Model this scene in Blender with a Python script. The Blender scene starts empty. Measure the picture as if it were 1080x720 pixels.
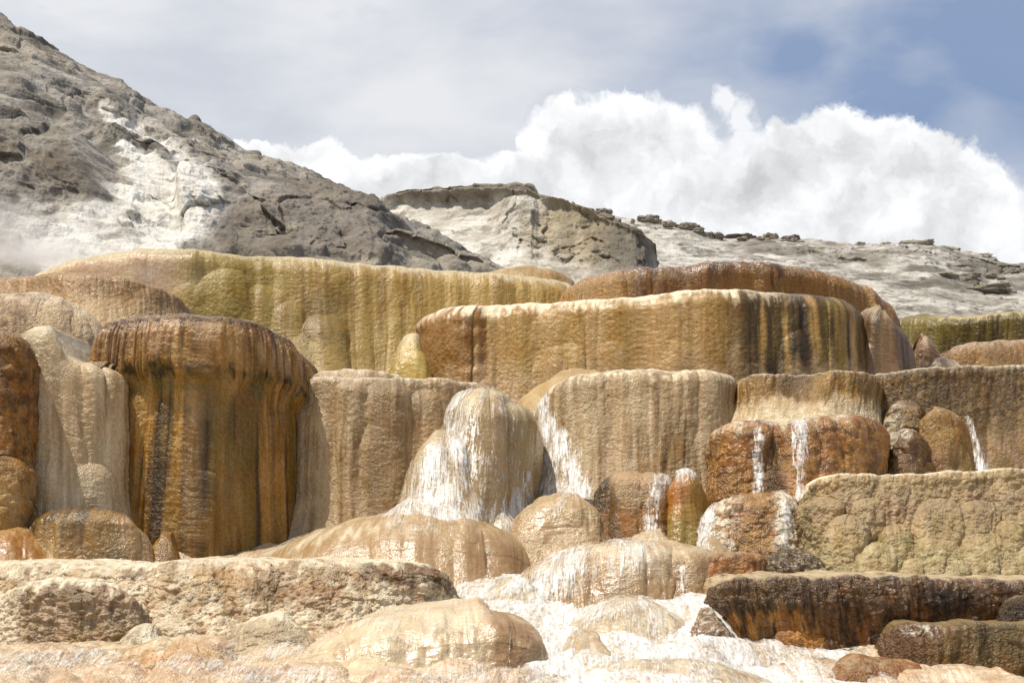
import bpy, math
import numpy as np

C = bpy.context.scene
CAMZ, HY, FW = 1.7, 600.0, 0.72          # eye height, horizon row, frame width per metre of distance


def at(px, py, d):
    """a measured direction (photo column, row) at distance d -> world point"""
    px, py, d = np.broadcast_arrays(np.asarray(px, float), np.asarray(py, float), np.asarray(d, float))
    return np.stack([(px - 540) / 1080 * FW * d, d, CAMZ - (py - HY) / 1080 * FW * d], -1)


def proj(P):
    d = np.maximum(P[..., 1], 0.1)
    return P[..., 0] / d / FW * 1080 + 540, HY - (P[..., 2] - CAMZ) / d / FW * 1080


def col(h):
    h = h.lstrip('#')
    v = np.array([int(h[i:i + 2], 16) / 255 for i in (0, 2, 4)])
    return np.where(v <= 0.04045, v / 12.92, ((v + 0.055) / 1.055) ** 2.4)


# ------------------------------------------------------------------ noise
_r = np.random.RandomState(7)
_perm = np.concatenate([_r.permutation(512)] * 3)
_g = _r.normal(size=(512, 3)); _g /= np.linalg.norm(_g, axis=1)[:, None]
_pt = _r.rand(512, 3)


def perlin(x, y, z=0.0):
    x, y, z = np.broadcast_arrays(np.asarray(x, float), np.asarray(y, float), np.asarray(z, float))
    xi, yi, zi = np.floor(x).astype(int), np.floor(y).astype(int), np.floor(z).astype(int)
    fx, fy, fz = x - xi, y - yi, z - zi
    u, v, w = [f * f * f * (f * (f * 6 - 15) + 10) for f in (fx, fy, fz)]

    def g(a, b, c):
        h = _perm[_perm[_perm[(xi + a) % 512] + (yi + b) % 512] + (zi + c) % 512]
        q = _g[h]
        return q[..., 0] * (fx - a) + q[..., 1] * (fy - b) + q[..., 2] * (fz - c)
    l = lambda a, b, t: a + (b - a) * t
    return 1.6 * l(l(l(g(0, 0, 0), g(1, 0, 0), u), l(g(0, 1, 0), g(1, 1, 0), u), v),
                   l(l(g(0, 0, 1), g(1, 0, 1), u), l(g(0, 1, 1), g(1, 1, 1), u), v), w)


def fbm(x, y, z=0.0, o=4, gain=0.5, lac=2.03):
    t, a, n = 0, 1.0, 0
    for i in range(o):
        t = t + a * perlin(x, y, z); n += a
        x, y, z, a = x * lac + 17.3, y * lac + 5.1, np.asarray(z) * lac + 9.7, a * gain
    return t / n ** 0.5


def ridged(x, y, z=0.0, o=4):
    t, a = 0, 1.0
    for i in range(o):
        t = t + a * (1 - np.abs(perlin(x, y, z)) * 1.6)
        x, y, z, a = x * 2.1 + 3.3, y * 2.1 + 7.7, np.asarray(z) * 2.1 + 1.9, a * 0.5
    return t / 1.9


def voronoi(x, y, z):
    """F1, F2 and a random value of the nearest cell"""
    x, y, z = np.broadcast_arrays(np.asarray(x, float), np.asarray(y, float), np.asarray(z, float))
    xi, yi, zi = np.floor(x).astype(int), np.floor(y).astype(int), np.floor(z).astype(int)
    f1 = np.full(x.shape, 9.0); f2 = f1.copy(); idv = np.zeros(x.shape)
    for a in (-1, 0, 1):
        for b in (-1, 0, 1):
            for c in (-1, 0, 1):
                h = _perm[_perm[_perm[(xi + a) % 512] + (yi + b) % 512] + (zi + c) % 512]
                q = _pt[h]
                dd = np.sqrt((xi + a + q[..., 0] - x) ** 2 + (yi + b + q[..., 1] - y) ** 2 + (zi + c + q[..., 2] - z) ** 2)
                near = dd < f1
                f2 = np.where(near, f1, np.minimum(f2, dd))
                idv = np.where(near, h / 512.0, idv)
                f1 = np.where(near, dd, f1)
    return f1, f2, idv


def sstep(a, b, x):
    t = np.clip((x - a) / (b - a), 0, 1)
    return t * t * (3 - 2 * t)


def smooth1(a, k):
    if k < 1: return a
    w = np.exp(-0.5 * (np.arange(-3 * k, 3 * k + 1) / k) ** 2); w /= w.sum()
    return np.convolve(np.pad(a, 3 * k, mode='reflect', reflect_type='odd'), w, mode='valid')


def pline(px, py, pts):
    """0 on a polyline (column, row, half width), 1 at its half width"""
    best = np.full(np.shape(px), 99.0)
    for (x0, y0, w0), (x1, y1, w1) in zip(pts[:-1], pts[1:]):
        vx, vy = x1 - x0, y1 - y0
        t = np.clip(((px - x0) * vx + (py - y0) * vy) / (vx * vx + vy * vy), 0, 1)
        best = np.minimum(best, np.hypot(px - x0 - t * vx, py - y0 - t * vy) / (w0 + t * (w1 - w0)))
    return best


# ------------------------------------------------------------------ mesh building
def grid_normals(P):
    du = np.gradient(P, axis=1); dv = np.gradient(P, axis=0)
    n = np.cross(dv, du)
    return n / np.maximum(np.linalg.norm(n, axis=-1), 1e-9)[..., None]


def grid_mesh(name, P, mat, attrs, parent=None, origin=None, flip=False):
    """rows x columns of points -> one mesh object with float / vector attributes"""
    nv, nu = P.shape[:2]
    if origin is None: origin = np.array([P[..., 0].mean(), P[..., 1].mean(), P[..., 2].min()])
    V = (P - origin).reshape(-1, 3).astype(np.float32)
    i = np.arange(nv * nu).reshape(nv, nu)
    q = np.stack([i[:-1, :-1], i[1:, :-1], i[1:, 1:], i[:-1, 1:]], -1).reshape(-1, 4)
    if flip: q = q[:, ::-1]
    me = bpy.data.meshes.new(name)
    me.vertices.add(len(V)); me.vertices.foreach_set('co', V.ravel())
    me.loops.add(q.size); me.loops.foreach_set('vertex_index', q.ravel().astype(np.int32))
    me.polygons.add(len(q)); me.polygons.foreach_set('loop_start', np.arange(0, q.size, 4, dtype=np.int32))
    me.polygons.foreach_set('use_smooth', np.ones(len(q), bool))
    me.update(calc_edges=True)
    for k, a in attrs.items():
        a = np.asarray(a, np.float32)
        if a.ndim == 3:
            if a.shape[2] == 3 and k == 'mineral':
                at_ = me.attributes.new(k, 'FLOAT_COLOR', 'POINT')
                at_.data.foreach_set('color', np.concatenate([a.reshape(-1, 3), np.ones((nv * nu, 1), np.float32)], 1).ravel())
            else:
                at_ = me.attributes.new(k, 'FLOAT_VECTOR', 'POINT'); at_.data.foreach_set('vector', a.reshape(-1, 3).ravel())
        else:
            at_ = me.attributes.new(k, 'FLOAT', 'POINT'); at_.data.foreach_set('value', a.ravel())
    me.materials.append(mat)
    o = bpy.data.objects.new(name, me); C.collection.objects.link(o)
    if parent is None: o.location = origin
    else:
        o.parent = parent
        o.location = origin - np.array(parent.location)
    return o


def tag(o, label=None, cat=None, group=None, kind=None):
    for k, v in (('label', label), ('category', cat), ('group', group), ('kind', kind)):
        if v: o[k] = v
    return o


class G: k = 1.0


def paint(g, base, layers):
    m = np.broadcast_to(np.asarray(base, float), g.px.shape + (3,)).copy()
    for colour, opacity, f in layers:
        w = np.clip(opacity * f(g), 0, 1)[..., None]
        m = m * (1 - w) + np.asarray(colour) * w
    return m


# mask makers: each returns a function of the surface record g
def streak(w, thr=0.0, soft=0.35, st=9, seed=0):
    def f(g):
        x = g.um + 2.2 * w * fbm(g.um / (w * 5) + seed, 0.3, g.seed, 3)          # uneven spacing
        return sstep(thr - soft, thr + soft, fbm(x / w + g.seed * 3.1 + seed, g.vm / (w * st), seed + 0.37, 4) + .3 * fbm(g.um / (w * 4), g.vm / (w * 6), seed + 8.1, 2))
    return f
def mottle(w, thr=0.0, soft=0.3, seed=0):
    return lambda g: sstep(thr - soft, thr + soft, fbm(g.P[..., 0] / w + seed, g.P[..., 1] / w, g.P[..., 2] / w + g.seed, 5, 0.6))
def below(v0, v1, jag=0.0, w=0.1):      # fades in with metres below the lip
    return lambda g: sstep(v0, v1, g.vm + jag * fbm(g.um / w + g.seed, g.vm / (w * 4), 3.3, 4))
def above(v0, v1, jag=0.0, w=0.1):
    return lambda g: 1 - below(v0, v1, jag, w)(g)
def spot(px, py, rx, ry, soft=0.5, jag=0.35, w=0.25):
    def f(g):
        r = np.hypot((g.px - px) / rx, (g.py - py) / ry) + jag * fbm(g.um / (w * g.k) + px, g.vm / (w * 3 * g.k) + py, 1.7, 5, 0.6)
        return 1 - sstep(1 - soft, 1 + soft, r)
    return f
def cols(x0, x1, soft=12, jag=10):       # a range of columns along the front
    def f(g):
        x = g.px + jag * fbm(g.um / 0.3, g.vm / 1.2, 4.4 + g.seed, 4)
        return sstep(x0 - soft, x0 + soft, x) * (1 - sstep(x1 - soft, x1 + soft, x))
    return f
def flow(pts, soft=0.5, jag=0.35):
    def f(g):
        r = pline(g.px, g.py, pts) + jag * fbm(g.um / (0.12 * g.k), g.vm / (0.5 * g.k), 8.8 + g.seed, 4)
        return 1 - sstep(1 - soft, 1 + soft, r)
    return f
def mul(*fs):
    def f(g):
        r = 1.0
        for k in fs: r = r * k(g)
        return r
    return f
def inv(f): return lambda g: 1 - f(g)
def one(g): return np.ones(g.px.shape)


# ------------------------------------------------------------------ materials
def nodes_of(m):
    m.use_nodes = True
    nt = m.node_tree
    for n in list(nt.nodes): nt.nodes.remove(n)
    def N(t, **kw):
        n = nt.nodes.new(t)
        for k, v in kw.items():
            if k in ('op',): n.operation = v
            elif hasattr(n, k): setattr(n, k, v)
        return n
    def L(a, b): nt.links.new(a, b)
    return nt, N, L


def math_node(N, L, op, a, b=None, c=None, clamp=False):
    n = N('ShaderNodeMath', op=op); n.use_clamp = clamp
    for i, v in enumerate((a, b, c)):
        if v is None: continue
        if isinstance(v, (int, float)): n.inputs[i].default_value = v
        else: L(v, n.inputs[i])
    return n.outputs[0]


def ramp(N, L, fac, lo, hi, a=0.0, b=1.0):
    n = N('ShaderNodeMapRange'); n.clamp = True
    L(fac, n.inputs[0])
    for i, v in enumerate((lo, hi, a, b)): n.inputs[i + 1].default_value = v
    return n.outputs[0]


def travertine(name, grain=1.0, ripple=1.0, rough=(0.62, 0.22), spec=0.6, vary=0.35, pit=0.0, rock=False):
    m = bpy.data.materials.new(name)
    nt, N, L = nodes_of(m)
    out = N('ShaderNodeOutputMaterial'); b = N('ShaderNodeBsdfPrincipled'); L(b.outputs[0], out.inputs[0])
    a = N('ShaderNodeAttribute', attribute_name='mineral')
    wet = N('ShaderNodeAttribute', attribute_name='wet')
    fl = N('ShaderNodeAttribute', attribute_name='flow')
    geo = N('ShaderNodeNewGeometry')

    def noise(vec, scale, detail=6, rough_=0.6, sc3=None, dist=0.0):
        if sc3:
            mp = N('ShaderNodeMapping'); mp.inputs['Scale'].default_value = sc3; L(vec, mp.inputs[0]); vec = mp.outputs[0]
        n = N('ShaderNodeTexNoise'); L(vec, n.inputs['Vector'])
        n.inputs['Scale'].default_value = scale; n.inputs['Detail'].default_value = detail
        n.inputs['Roughness'].default_value = rough_; n.inputs['Distortion'].default_value = dist
        return n.outputs[0]
    k = 0.16 if rock else 1.0
    fine = noise(geo.outputs['Position'], 26 * k, 8, 0.68)
    wide = noise(geo.outputs['Position'], 3.2 * k, 6, 0.6)
    strk = noise(fl.outputs['Vector'], 1.0, 6, 0.62, (22, 1.6, 1)) if not rock else noise(geo.outputs['Position'], 1.0, 6, 0.6, (0.35, 0.35, 2.2))
    rip = noise(fl.outputs['Vector'], 1.0, 5, 0.6, (5, 34, 1), 0.4) if not rock else noise(geo.outputs['Position'], 3.0, 8, 0.65)
    # colour: each mineral tone broken up by pale and dark grains and by hair-thin streaks
    s = math_node(N, L, 'MULTIPLY_ADD', ramp(N, L, fine, 0.28, 0.72, -1, 1), 0.55, None)
    s2 = math_node(N, L, 'MULTIPLY_ADD', ramp(N, L, strk, 0.3, 0.7, -1, 1), ramp(N, L, noise(geo.outputs['Position'], 1.3 * k, 3, .5), .35, .65, .1, .9), s)
    s3 = math_node(N, L, 'MULTIPLY_ADD', ramp(N, L, rip, 0.3, 0.7, -1, 1), 0.14 * ripple, s2)
    s4 = math_node(N, L, 'MULTIPLY_ADD', ramp(N, L, wide, 0.3, 0.7, -1, 1), 0.4, s3)
    hs = N('ShaderNodeHueSaturation'); L(a.outputs['Color'], hs.inputs['Color'])
    L(math_node(N, L, 'MULTIPLY_ADD', s4, vary, 1.0), hs.inputs['Value'])
    L(math_node(N, L, 'MULTIPLY_ADD', s4, -vary * 0.45, 1.0), hs.inputs['Saturation'])
    L(math_node(N, L, 'MULTIPLY_ADD', ramp(N, L, wide, 0.3, 0.7, -1, 1), 0.008, 0.5), hs.inputs['Hue'])
    L(hs.outputs[0], b.inputs['Base Color'])
    # wetness drives the gloss
    w = math_node(N, L, 'MULTIPLY_ADD', ramp(N, L, fine, 0.35, 0.65, -0.5, 0.5), 0.6, wet.outputs['Fac'], True)
    L(ramp(N, L, w, 0, 1, rough[0], rough[1]), b.inputs['Roughness'])
    L(ramp(N, L, w, 0, 1, spec * 0.35, spec), b.inputs['Specular IOR Level'])
    # relief below the size of the mesh
    pebble = N('ShaderNodeTexVoronoi'); L(geo.outputs['Position'], pebble.inputs['Vector']); pebble.inputs['Scale'].default_value = 42 * k
    h = math_node(N, L, 'MULTIPLY', fine, 0.020 / k * grain * (0.5 if rock else 1))
    h = math_node(N, L, 'MULTIPLY_ADD', pebble.outputs['Distance'], -0.012 / k * grain, h)
    pb2 = N('ShaderNodeTexVoronoi'); L(geo.outputs['Position'], pb2.inputs['Vector']); pb2.inputs['Scale'].default_value = 19 * k
    h = math_node(N, L, 'MULTIPLY_ADD', pb2.outputs['Distance'], -0.012 / k * grain, h)
    h = math_node(N, L, 'MULTIPLY_ADD', rip, 0.0035 * ripple, h)
    h = math_node(N, L, 'MULTIPLY_ADD', strk, 0.008 if not rock else 0.2, h)
    bp = N('ShaderNodeBump'); bp.inputs['Distance'].default_value = 1.0
    L(ramp(N, L, wide, .36, .62, .25, .95) if not rock else ramp(N, L, wide, .35, .65, .3, .7), bp.inputs['Strength'])   # glazed here, crusty there
    L(h, bp.inputs['Height']); L(bp.outputs[0], b.inputs['Normal'])
    return m


def water_material(name, tint=(0.83, 0.80, 0.74), hi=0.92):
    """thin running water: clear film with white aerated threads, densest where 'foam' is high"""
    m = bpy.data.materials.new(name)
    nt, N, L = nodes_of(m)
    out = N('ShaderNodeOutputMaterial'); b = N('ShaderNodeBsdfPrincipled')
    fl = N('ShaderNodeAttribute', attribute_name='flow'); fo = N('ShaderNodeAttribute', attribute_name='foam')
    mp = N('ShaderNodeMapping'); mp.inputs['Scale'].default_value = (42, 5.0, 1); L(fl.outputs['Vector'], mp.inputs[0])
    n = N('ShaderNodeTexNoise'); n.inputs['Scale'].default_value = 1; n.inputs['Detail'].default_value = 7; n.inputs['Roughness'].default_value = 0.65; n.inputs['Distortion'].default_value = 0.8
    L(mp.outputs[0], n.inputs['Vector'])
    g = N('ShaderNodeNewGeometry')
    n2 = N('ShaderNodeTexNoise'); n2.inputs['Scale'].default_value = 30; n2.inputs['Detail'].default_value = 6; n2.inputs['Roughness'].default_value = 0.7; L(g.outputs['Position'], n2.inputs['Vector'])
    t = math_node(N, L, 'ADD', math_node(N, L, 'MULTIPLY', n.outputs[0], 1.3), math_node(N, L, 'MULTIPLY_ADD', n2.outputs[0], 0.6, -0.45))
    al = math_node(N, L, 'ADD', t, math_node(N, L, 'MULTIPLY_ADD', fo.outputs['Fac'], 0.72, -1.0))
    al = ramp(N, L, al, -0.16, 0.3, 0, hi)
    b.inputs['Base Color'].default_value = (*tint, 1)
    b.inputs['Roughness'].default_value = 0.22; b.inputs['Specular IOR Level'].default_value = 0.6
    bp = N('ShaderNodeBump'); bp.inputs['Strength'].default_value = 0.7; bp.inputs['Distance'].default_value = 1.0
    L(math_node(N, L, 'MULTIPLY', t, 0.009), bp.inputs['Height']); L(bp.outputs[0], b.inputs['Normal'])
    # bubbles scatter light from above much like from the front
    gn = N('ShaderNodeVectorMath', op='ADD'); L(g.outputs['Normal'], gn.inputs[0]); gn.inputs[1].default_value = (-.2, -.2, .6)
    gz = N('ShaderNodeVectorMath', op='NORMALIZE'); L(gn.outputs[0], gz.inputs[0]); L(gz.outputs[0], bp.inputs['Normal'])
    tr = N('ShaderNodeBsdfTransparent')
    mx = N('ShaderNodeMixShader'); L(al, mx.inputs[0]); L(tr.outputs[0], mx.inputs[1]); L(b.outputs[0], mx.inputs[2])
    L(mx.outputs[0], out.inputs[0])
    return m


M_SMOOTH = travertine('travertine_smooth', 0.45, 1.0, (0.55, 0.2), 0.6, 0.3)
M_FACE = travertine('travertine_face', 0.9, 1.0, (0.55, 0.18), 0.7, 0.38)
M_CRUST = travertine('travertine_crust', 1.7, 0.8, (0.6, 0.2), 0.55, 0.46)
M_ROCK = travertine('weathered_rock', 1.0, 1.0, (0.9, 0.8), 0.25, 0.42, rock=True)
M_WATER = water_material('running_water')

# ------------------------------------------------------------------ terraces
GR_T = 'travertine terraces and mounds of the hot spring'
KEEP = {}
GAIN, SAT = 0.62, 0.97


def terrace(name, label, cat, lip, base, colour, layers, mat=None, end=(0.8, 0.8), p=2.9, rx=0.25, rz=0.22, top=2.0, tslope=0.03,
            prof=None, lobes=((0.6, 0.07, 4), (0.15, 0.022, 8)), grain=0.008, gsz=0.07, drapes=(), wet=0.5, wetf=None, seed=0,
            res=1.0, rim=None, group=GR_T, key=None, knob=0.0, knobsz=0.2, scal=0.10, skirt=None, crest=0.032, steps=None, lp=None, dp=0.8, tone=1.0, auto=0.7, flute=None):
    flute = (.004 if (mat is M_SMOOTH or cat == 'mound') else .016) if flute is None else flute
    lp = lp or (0.9 if mat is M_SMOOTH else 0.55)
    lip = np.array(lip, float); base = np.array(base, float)
    if lip[0, 0] < -20 and end[0] == 0:            # what runs out of the picture goes on well past it
        lip = np.vstack([lip[:1] + [[-260, 3, .6]], lip]); base = np.vstack([base[:1] + [[-260, 3, .6]], base])
    if lip[-1, 0] > 1100 and end[1] == 0:
        lip = np.vstack([lip, lip[-1:] + [[260, 3, .5]]]); base = np.vstack([base, base[-1:] + [[260, 3, .5]]])
    wpx = lip[-1, 0] - lip[0, 0]
    hpx = max(base[:, 1].max() - lip[:, 1].min(), 20)
    nu = int(np.clip((lip[-1, 0] - lip[0, 0]) * 1.15 / res, 60, 1000)); nf = int(np.clip(hpx * 1.15 / res, 40, 420))
    t = np.linspace(-1, 1, nu) * math.pi / 2
    X = np.sign(np.sin(t)) * np.abs(np.sin(t)) ** (2 / p); Y = np.abs(np.cos(t)) ** (2 / p)
    u = (X + 1) / 2
    # where an end does not curve back, spread the samples evenly
    ev = np.linspace(0, 1, nu)
    wl = np.clip(end[0] / 0.3, 0, 1) * (1 - ev) + np.clip(end[1] / 0.3, 0, 1) * ev
    u = u * wl + ev * (1 - wl)
    Xb = u * 2 - 1
    Y = np.clip(1 - np.abs(Xb) ** p, 0, 1) ** (1 / p)
    e = np.where(Xb < 0, end[0], end[1]) * .55
    k = max(1, int(nu * 0.008))

    def edge(a):
        px = a[0, 0] + (a[-1, 0] - a[0, 0]) * u
        py = smooth1(np.interp(px, a[:, 0], a[:, 1]), k); d = smooth1(np.interp(px, a[:, 0], a[:, 2]), k * 3)
        return np.concatenate([at(px, py, d + e * (1 - Y))[:, :2], at(px, py, d)[:, 2:]], 1)
    Lp, Bp = edge(lip), edge(base)
    uu0 = np.concatenate([[0], np.cumsum(np.linalg.norm(np.diff(Lp[:, :2], axis=0), axis=1))])
    wob = scal * fbm(uu0 / 1.1 + seed * 5.3, seed * 1.7, 0.0, 3) + scal * .7 * (.5 - np.abs(fbm(uu0 / .8 + seed * 2.3, seed * 3.7, 0.0, 3)))
    Lp[:, 1] += wob; Bp[:, 1] += wob * 0.8
    Lp[:, 2] += crest * fbm(uu0 / 0.35 + seed, 2.2, 0, 4)
    T = np.gradient(Lp[:, :2], axis=0); T /= np.maximum(np.linalg.norm(T, axis=1), 1e-6)[:, None]
    T = np.stack([smooth1(T[:, 0], k), smooth1(T[:, 1], k)], 1)
    nrm = np.stack([T[:, 1], -T[:, 0]], 1); nrm /= np.maximum(np.linalg.norm(nrm, axis=1), 1e-6)[:, None]
    step_ = max(uu0[-1] / nu, 1e-4)
    kk = int(np.clip(rx * .7 / step_, 1, nu // 8))
    nin = np.stack([smooth1(nrm[:, 0], kk), smooth1(nrm[:, 1], kk)], 1)       # tight bends must not fold the rounded crest
    nin /= np.maximum(np.linalg.norm(nin, axis=1), 1e-6)[:, None]
    H = np.maximum(Lp[:, 2] - Bp[:, 2], 0.02)
    RZ = np.minimum(rz, H * 0.98)
    ntp = 16; na = int(np.clip(nf * rz / max(H.max(), 0.01) * 1.6, 14, 160))
    tt = (np.linspace(1, 0, ntp, endpoint=False)) ** 1.6
    ph = np.linspace(0, math.pi / 2, na, endpoint=False)
    fs = np.linspace(0, 1, nf)
    rows_drop, rows_out = [], []
    for q in tt: rows_drop.append((-tslope * top * q * np.ones(nu)) if cat != 'mound' else .95 * H * q ** 2); rows_out.append(-(rx + top * q) * np.ones(nu))
    for q in ph: rows_drop.append(RZ * (1 - math.cos(q))); rows_out.append(-rx * (1 - math.sin(q)) * np.ones(nu))
    pr = (lambda s: np.interp(s, [a for a, _ in prof], [b for _, b in prof])) if prof else (lambda s: 0 * s)
    if not prof: pr = lambda s_: min(H.max(), 2.5) * .16 * s_ ** 3          # the foot flares out and runs into what it stands on
    ps = np.linspace(0, 1, 400); pv = smooth1(pr(ps), 8); pv = pv - pv[0]
    for q in fs:
        dr = RZ + (H - RZ) * q
        rows_drop.append(dr); rows_out.append((np.interp(dr / H.max(), ps, pv) - np.interp(RZ / H.max(), ps, pv)) * np.clip(H / H.max() * 1.5, 0, 1))
    drop, outv = np.array(rows_drop), np.array(rows_out)
    s = np.clip(drop / H, 0, 1)
    P = np.empty(drop.shape + (3,))
    half = (Lp[:, 0].max() - Lp[:, 0].min()) / 2
    inx = np.where(outv < 0, np.maximum(outv, -min(rx, .4 * half)), outv)
    iny = np.maximum(outv, -rx)
    P[..., 0] = Lp[None, :, 0] * (1 - s) + Bp[None, :, 0] * s + np.where(inx < 0, nin[None, :, 0], nrm[None, :, 0]) * inx
    P[..., 1] = Lp[None, :, 1] * (1 - s) + Bp[None, :, 1] * s + np.where(iny < 0, nin[None, :, 1], nrm[None, :, 1]) * iny + np.clip(-outv - rx, 0, None)
    P[..., 2] = Lp[None, :, 2] - drop
    um = np.broadcast_to(uu0 + seed * 11.0, drop.shape).copy()
    dl = np.linalg.norm(np.diff(P, axis=0), axis=2).mean(1)
    vm = np.concatenate([[0], np.cumsum(dl)]); vm = vm - vm[ntp + int(na * .42)]
    vm = np.broadcast_to(vm[:, None], drop.shape).copy()
    g = G(); g.seed = seed; g.P = P; g.um, g.vm, g.s = um, vm, s
    g.px, g.py = proj(P)
    n0 = grid_normals(P)
    # drapes: rounded hanging lobes at (column, row, half width, length, relief)
    disp = np.zeros(drop.shape)
    rr = np.random.RandomState(seed * 13 + 5)
    extra = []
    for _ in range(int(wpx * hpx / 2200 * auto)):          # half-buried bulges of older flow
        ex = rr.uniform(lip[0, 0], lip[-1, 0]); y0 = np.interp(ex, lip[:, 0], lip[:, 1])
        extra.append((ex, y0 + hpx * rr.uniform(.18, .8), rr.uniform(.5, 1.3) * (14 + .06 * hpx), hpx * rr.uniform(.15, .5), rr.uniform(.02, .07)))
    dn = fbm(vm / 0.7, um / 0.9, seed * .7, 3)
    for (dx, dy, w, h, amp) in list(drapes) + extra:
        jx = (g.px - dx + 0.3 * w * dn) / w
        jy = (g.py - dy) / np.where(g.py < dy, w * 0.8, h)
        r2 = np.clip(1 - jx ** 2, 0, 1)
        capv = np.where(jy < 0, np.clip(r2 - jy ** 2, 0, 1) ** dp, r2 ** dp * np.clip(1 - jy ** 2, 0, 1) ** 0.7)
        disp = np.maximum(disp, amp * capv)
    disp = disp * sstep(-.18, .12, vm)
    damp = np.array([1, 1, .25])
    P = P + n0 * damp * disp[..., None]
    face_w = np.where(vm < -.1, np.exp((vm + .1) / 0.25) * 0.85 + 0.15, 1.0)
    d2 = np.zeros(drop.shape)
    uw = um + .35 * fbm(um / 1.3, .7, seed, 3)
    amod = np.clip(.75 + .6 * fbm(um / .9, vm / 1.2, seed + 21, 2), .15, 1.5)
    for i, (w, amp, st) in enumerate(lobes):
        wx = 0.35 * perlin(um / (w * 2.5), vm / (w * st), seed + i * 4.1)
        n = perlin(uw / w + wx, vm / (w * st) + seed, i * 7.7 + seed * 1.3)
        n = np.abs(n) * 1.7
        d2 += amp * (np.clip(n + .02, 0, 1.5) ** lp - 0.45) * face_w * amod
    if skirt:                                     # fluted fringe, ends in points at 'skirt' metres below the lip
        (sk, sw, sa) = skirt
        lenv = sk * (1 + 0.16 * fbm(um / 0.5, 0.3, seed, 3))
        fr = np.abs(perlin(um / sw + 0.3 * perlin(um / 0.5, vm / 0.8, 1), vm / 2.5, seed + 30)) * 1.8
        fr = np.sqrt(np.clip(fr, 0, 1.2))
        hang = 1 - sstep(-0.10, 0.10, vm - lenv * (0.82 + 0.28 * fr))
        d2 += sa * hang * sstep(0.02, 0.3, vm) * (0.45 + 0.75 * fr)
    d2 += flute * (np.clip(np.abs(perlin(um / .09 + .4 * perlin(um / .3, vm / .3, 4), vm / .5, seed + 9)) * 1.8, 0, 1.2) ** .6 - .5) * np.exp(-np.clip(vm, 0, 9) / .28) * sstep(-.4, .15, vm)
    if knob:
        q = P / knobsz
        f1, f2, idv = voronoi(q[..., 0] + 0.25 * perlin(q[..., 0] * 2, q[..., 2] * 2, 3), q[..., 1], q[..., 2] * 1.25 + seed)
        d2 += knob * np.sqrt(np.clip(1 - f1 * f1, 0, 1)) * (0.5 + idv) * sstep(-.3, 0.3, vm)
    if steps:                                     # small ledges one above the other
        (sh_, sa) = steps
        pt = sstep(-.1, .5, fbm(um / (sh_ * 3), vm / (sh_ * 2.5), seed, 3))
        z_ = P[..., 2] / sh_ + 1.3 * fbm(um / (sh_ * 5), vm / (sh_ * 4), seed + 3, 5)
        fz = z_ - np.floor(z_)
        d2 += sa * ((1 - fz) * sstep(0, 0.3, fz) - 0.4) * sstep(-.2, 0.3, vm) * pt
    q = P / gsz
    d2 += grain * fbm(q[..., 0], q[..., 1], q[..., 2] + seed, 4, 0.6) * 1.3 * np.where(vm < 0, 0.7, 1)
    d2 += 0.0014 * np.clip(perlin(um / 0.35 + 0.6 * perlin(um / .1, vm / .1, 2), vm / 0.045, seed), -0.6, 1)
    P = P + grid_normals(P) * np.array([1, 1, .45]) * d2[..., None]
    g.P = P; g.px, g.py = proj(P)
    mineral = paint(g, colour, layers)
    mx, mn = mineral.max(-1, keepdims=True), mineral.min(-1, keepdims=True)
    k_ = sstep(.74, 1.0, (mx - mn) / np.maximum(mx, 1e-4))
    mineral = mineral * ((1 - k_) * np.array([1.07, 1.0, .80]) + k_ * np.array([1.14, 1.17, .5])) * GAIN * tone
    wv = np.clip(wet * (.5 + .8 * np.exp(-(vm / .3) ** 2)) if cat == 'terrace' else np.full(drop.shape, float(wet)), 0, 1)
    flowv = np.stack([um, vm, np.full_like(um, seed)], -1)
    attrs = dict(mineral=mineral, wet=wv, flow=flowv)
    org = np.array([P[..., 0].mean(), P[-1, :, 1].mean(), P[..., 2].min()])
    mat = mat or M_FACE
    if rim:
        cuts = [0, int(np.searchsorted(vm[:, 0], rim))]
        names = ['crust_lip', 'face']
        if skirt:
            cuts.append(int(np.searchsorted(vm[:, 0], skirt[0] * 1.12))); names = ['crust_lip', 'fringe', 'face']
        cuts.append(len(P))
        o = bpy.data.objects.new(name, None); C.collection.objects.link(o); o.location = org; o.empty_display_size = .3
        nr = grid_normals(P)
        for nm, a_, b_ in zip(names, cuts[:-1], cuts[1:]):
            b_ = min(b_ + 1, len(P))
            ob = grid_mesh(nm, P[a_:b_], M_CRUST if nm == 'crust_lip' else mat, {k_: v_[a_:b_] for k_, v_ in attrs.items()}, parent=o, origin=org)
            ob.data.normals_split_custom_set_from_vertices(nr[a_:b_].reshape(-1, 3).astype(np.float32).tolist())
    else:
        o = grid_mesh(name, P, mat, attrs, origin=org)
    tag(o, label, cat, group)
    g.n = grid_normals(P)
    if key: KEEP[key] = g
    return o


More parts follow.
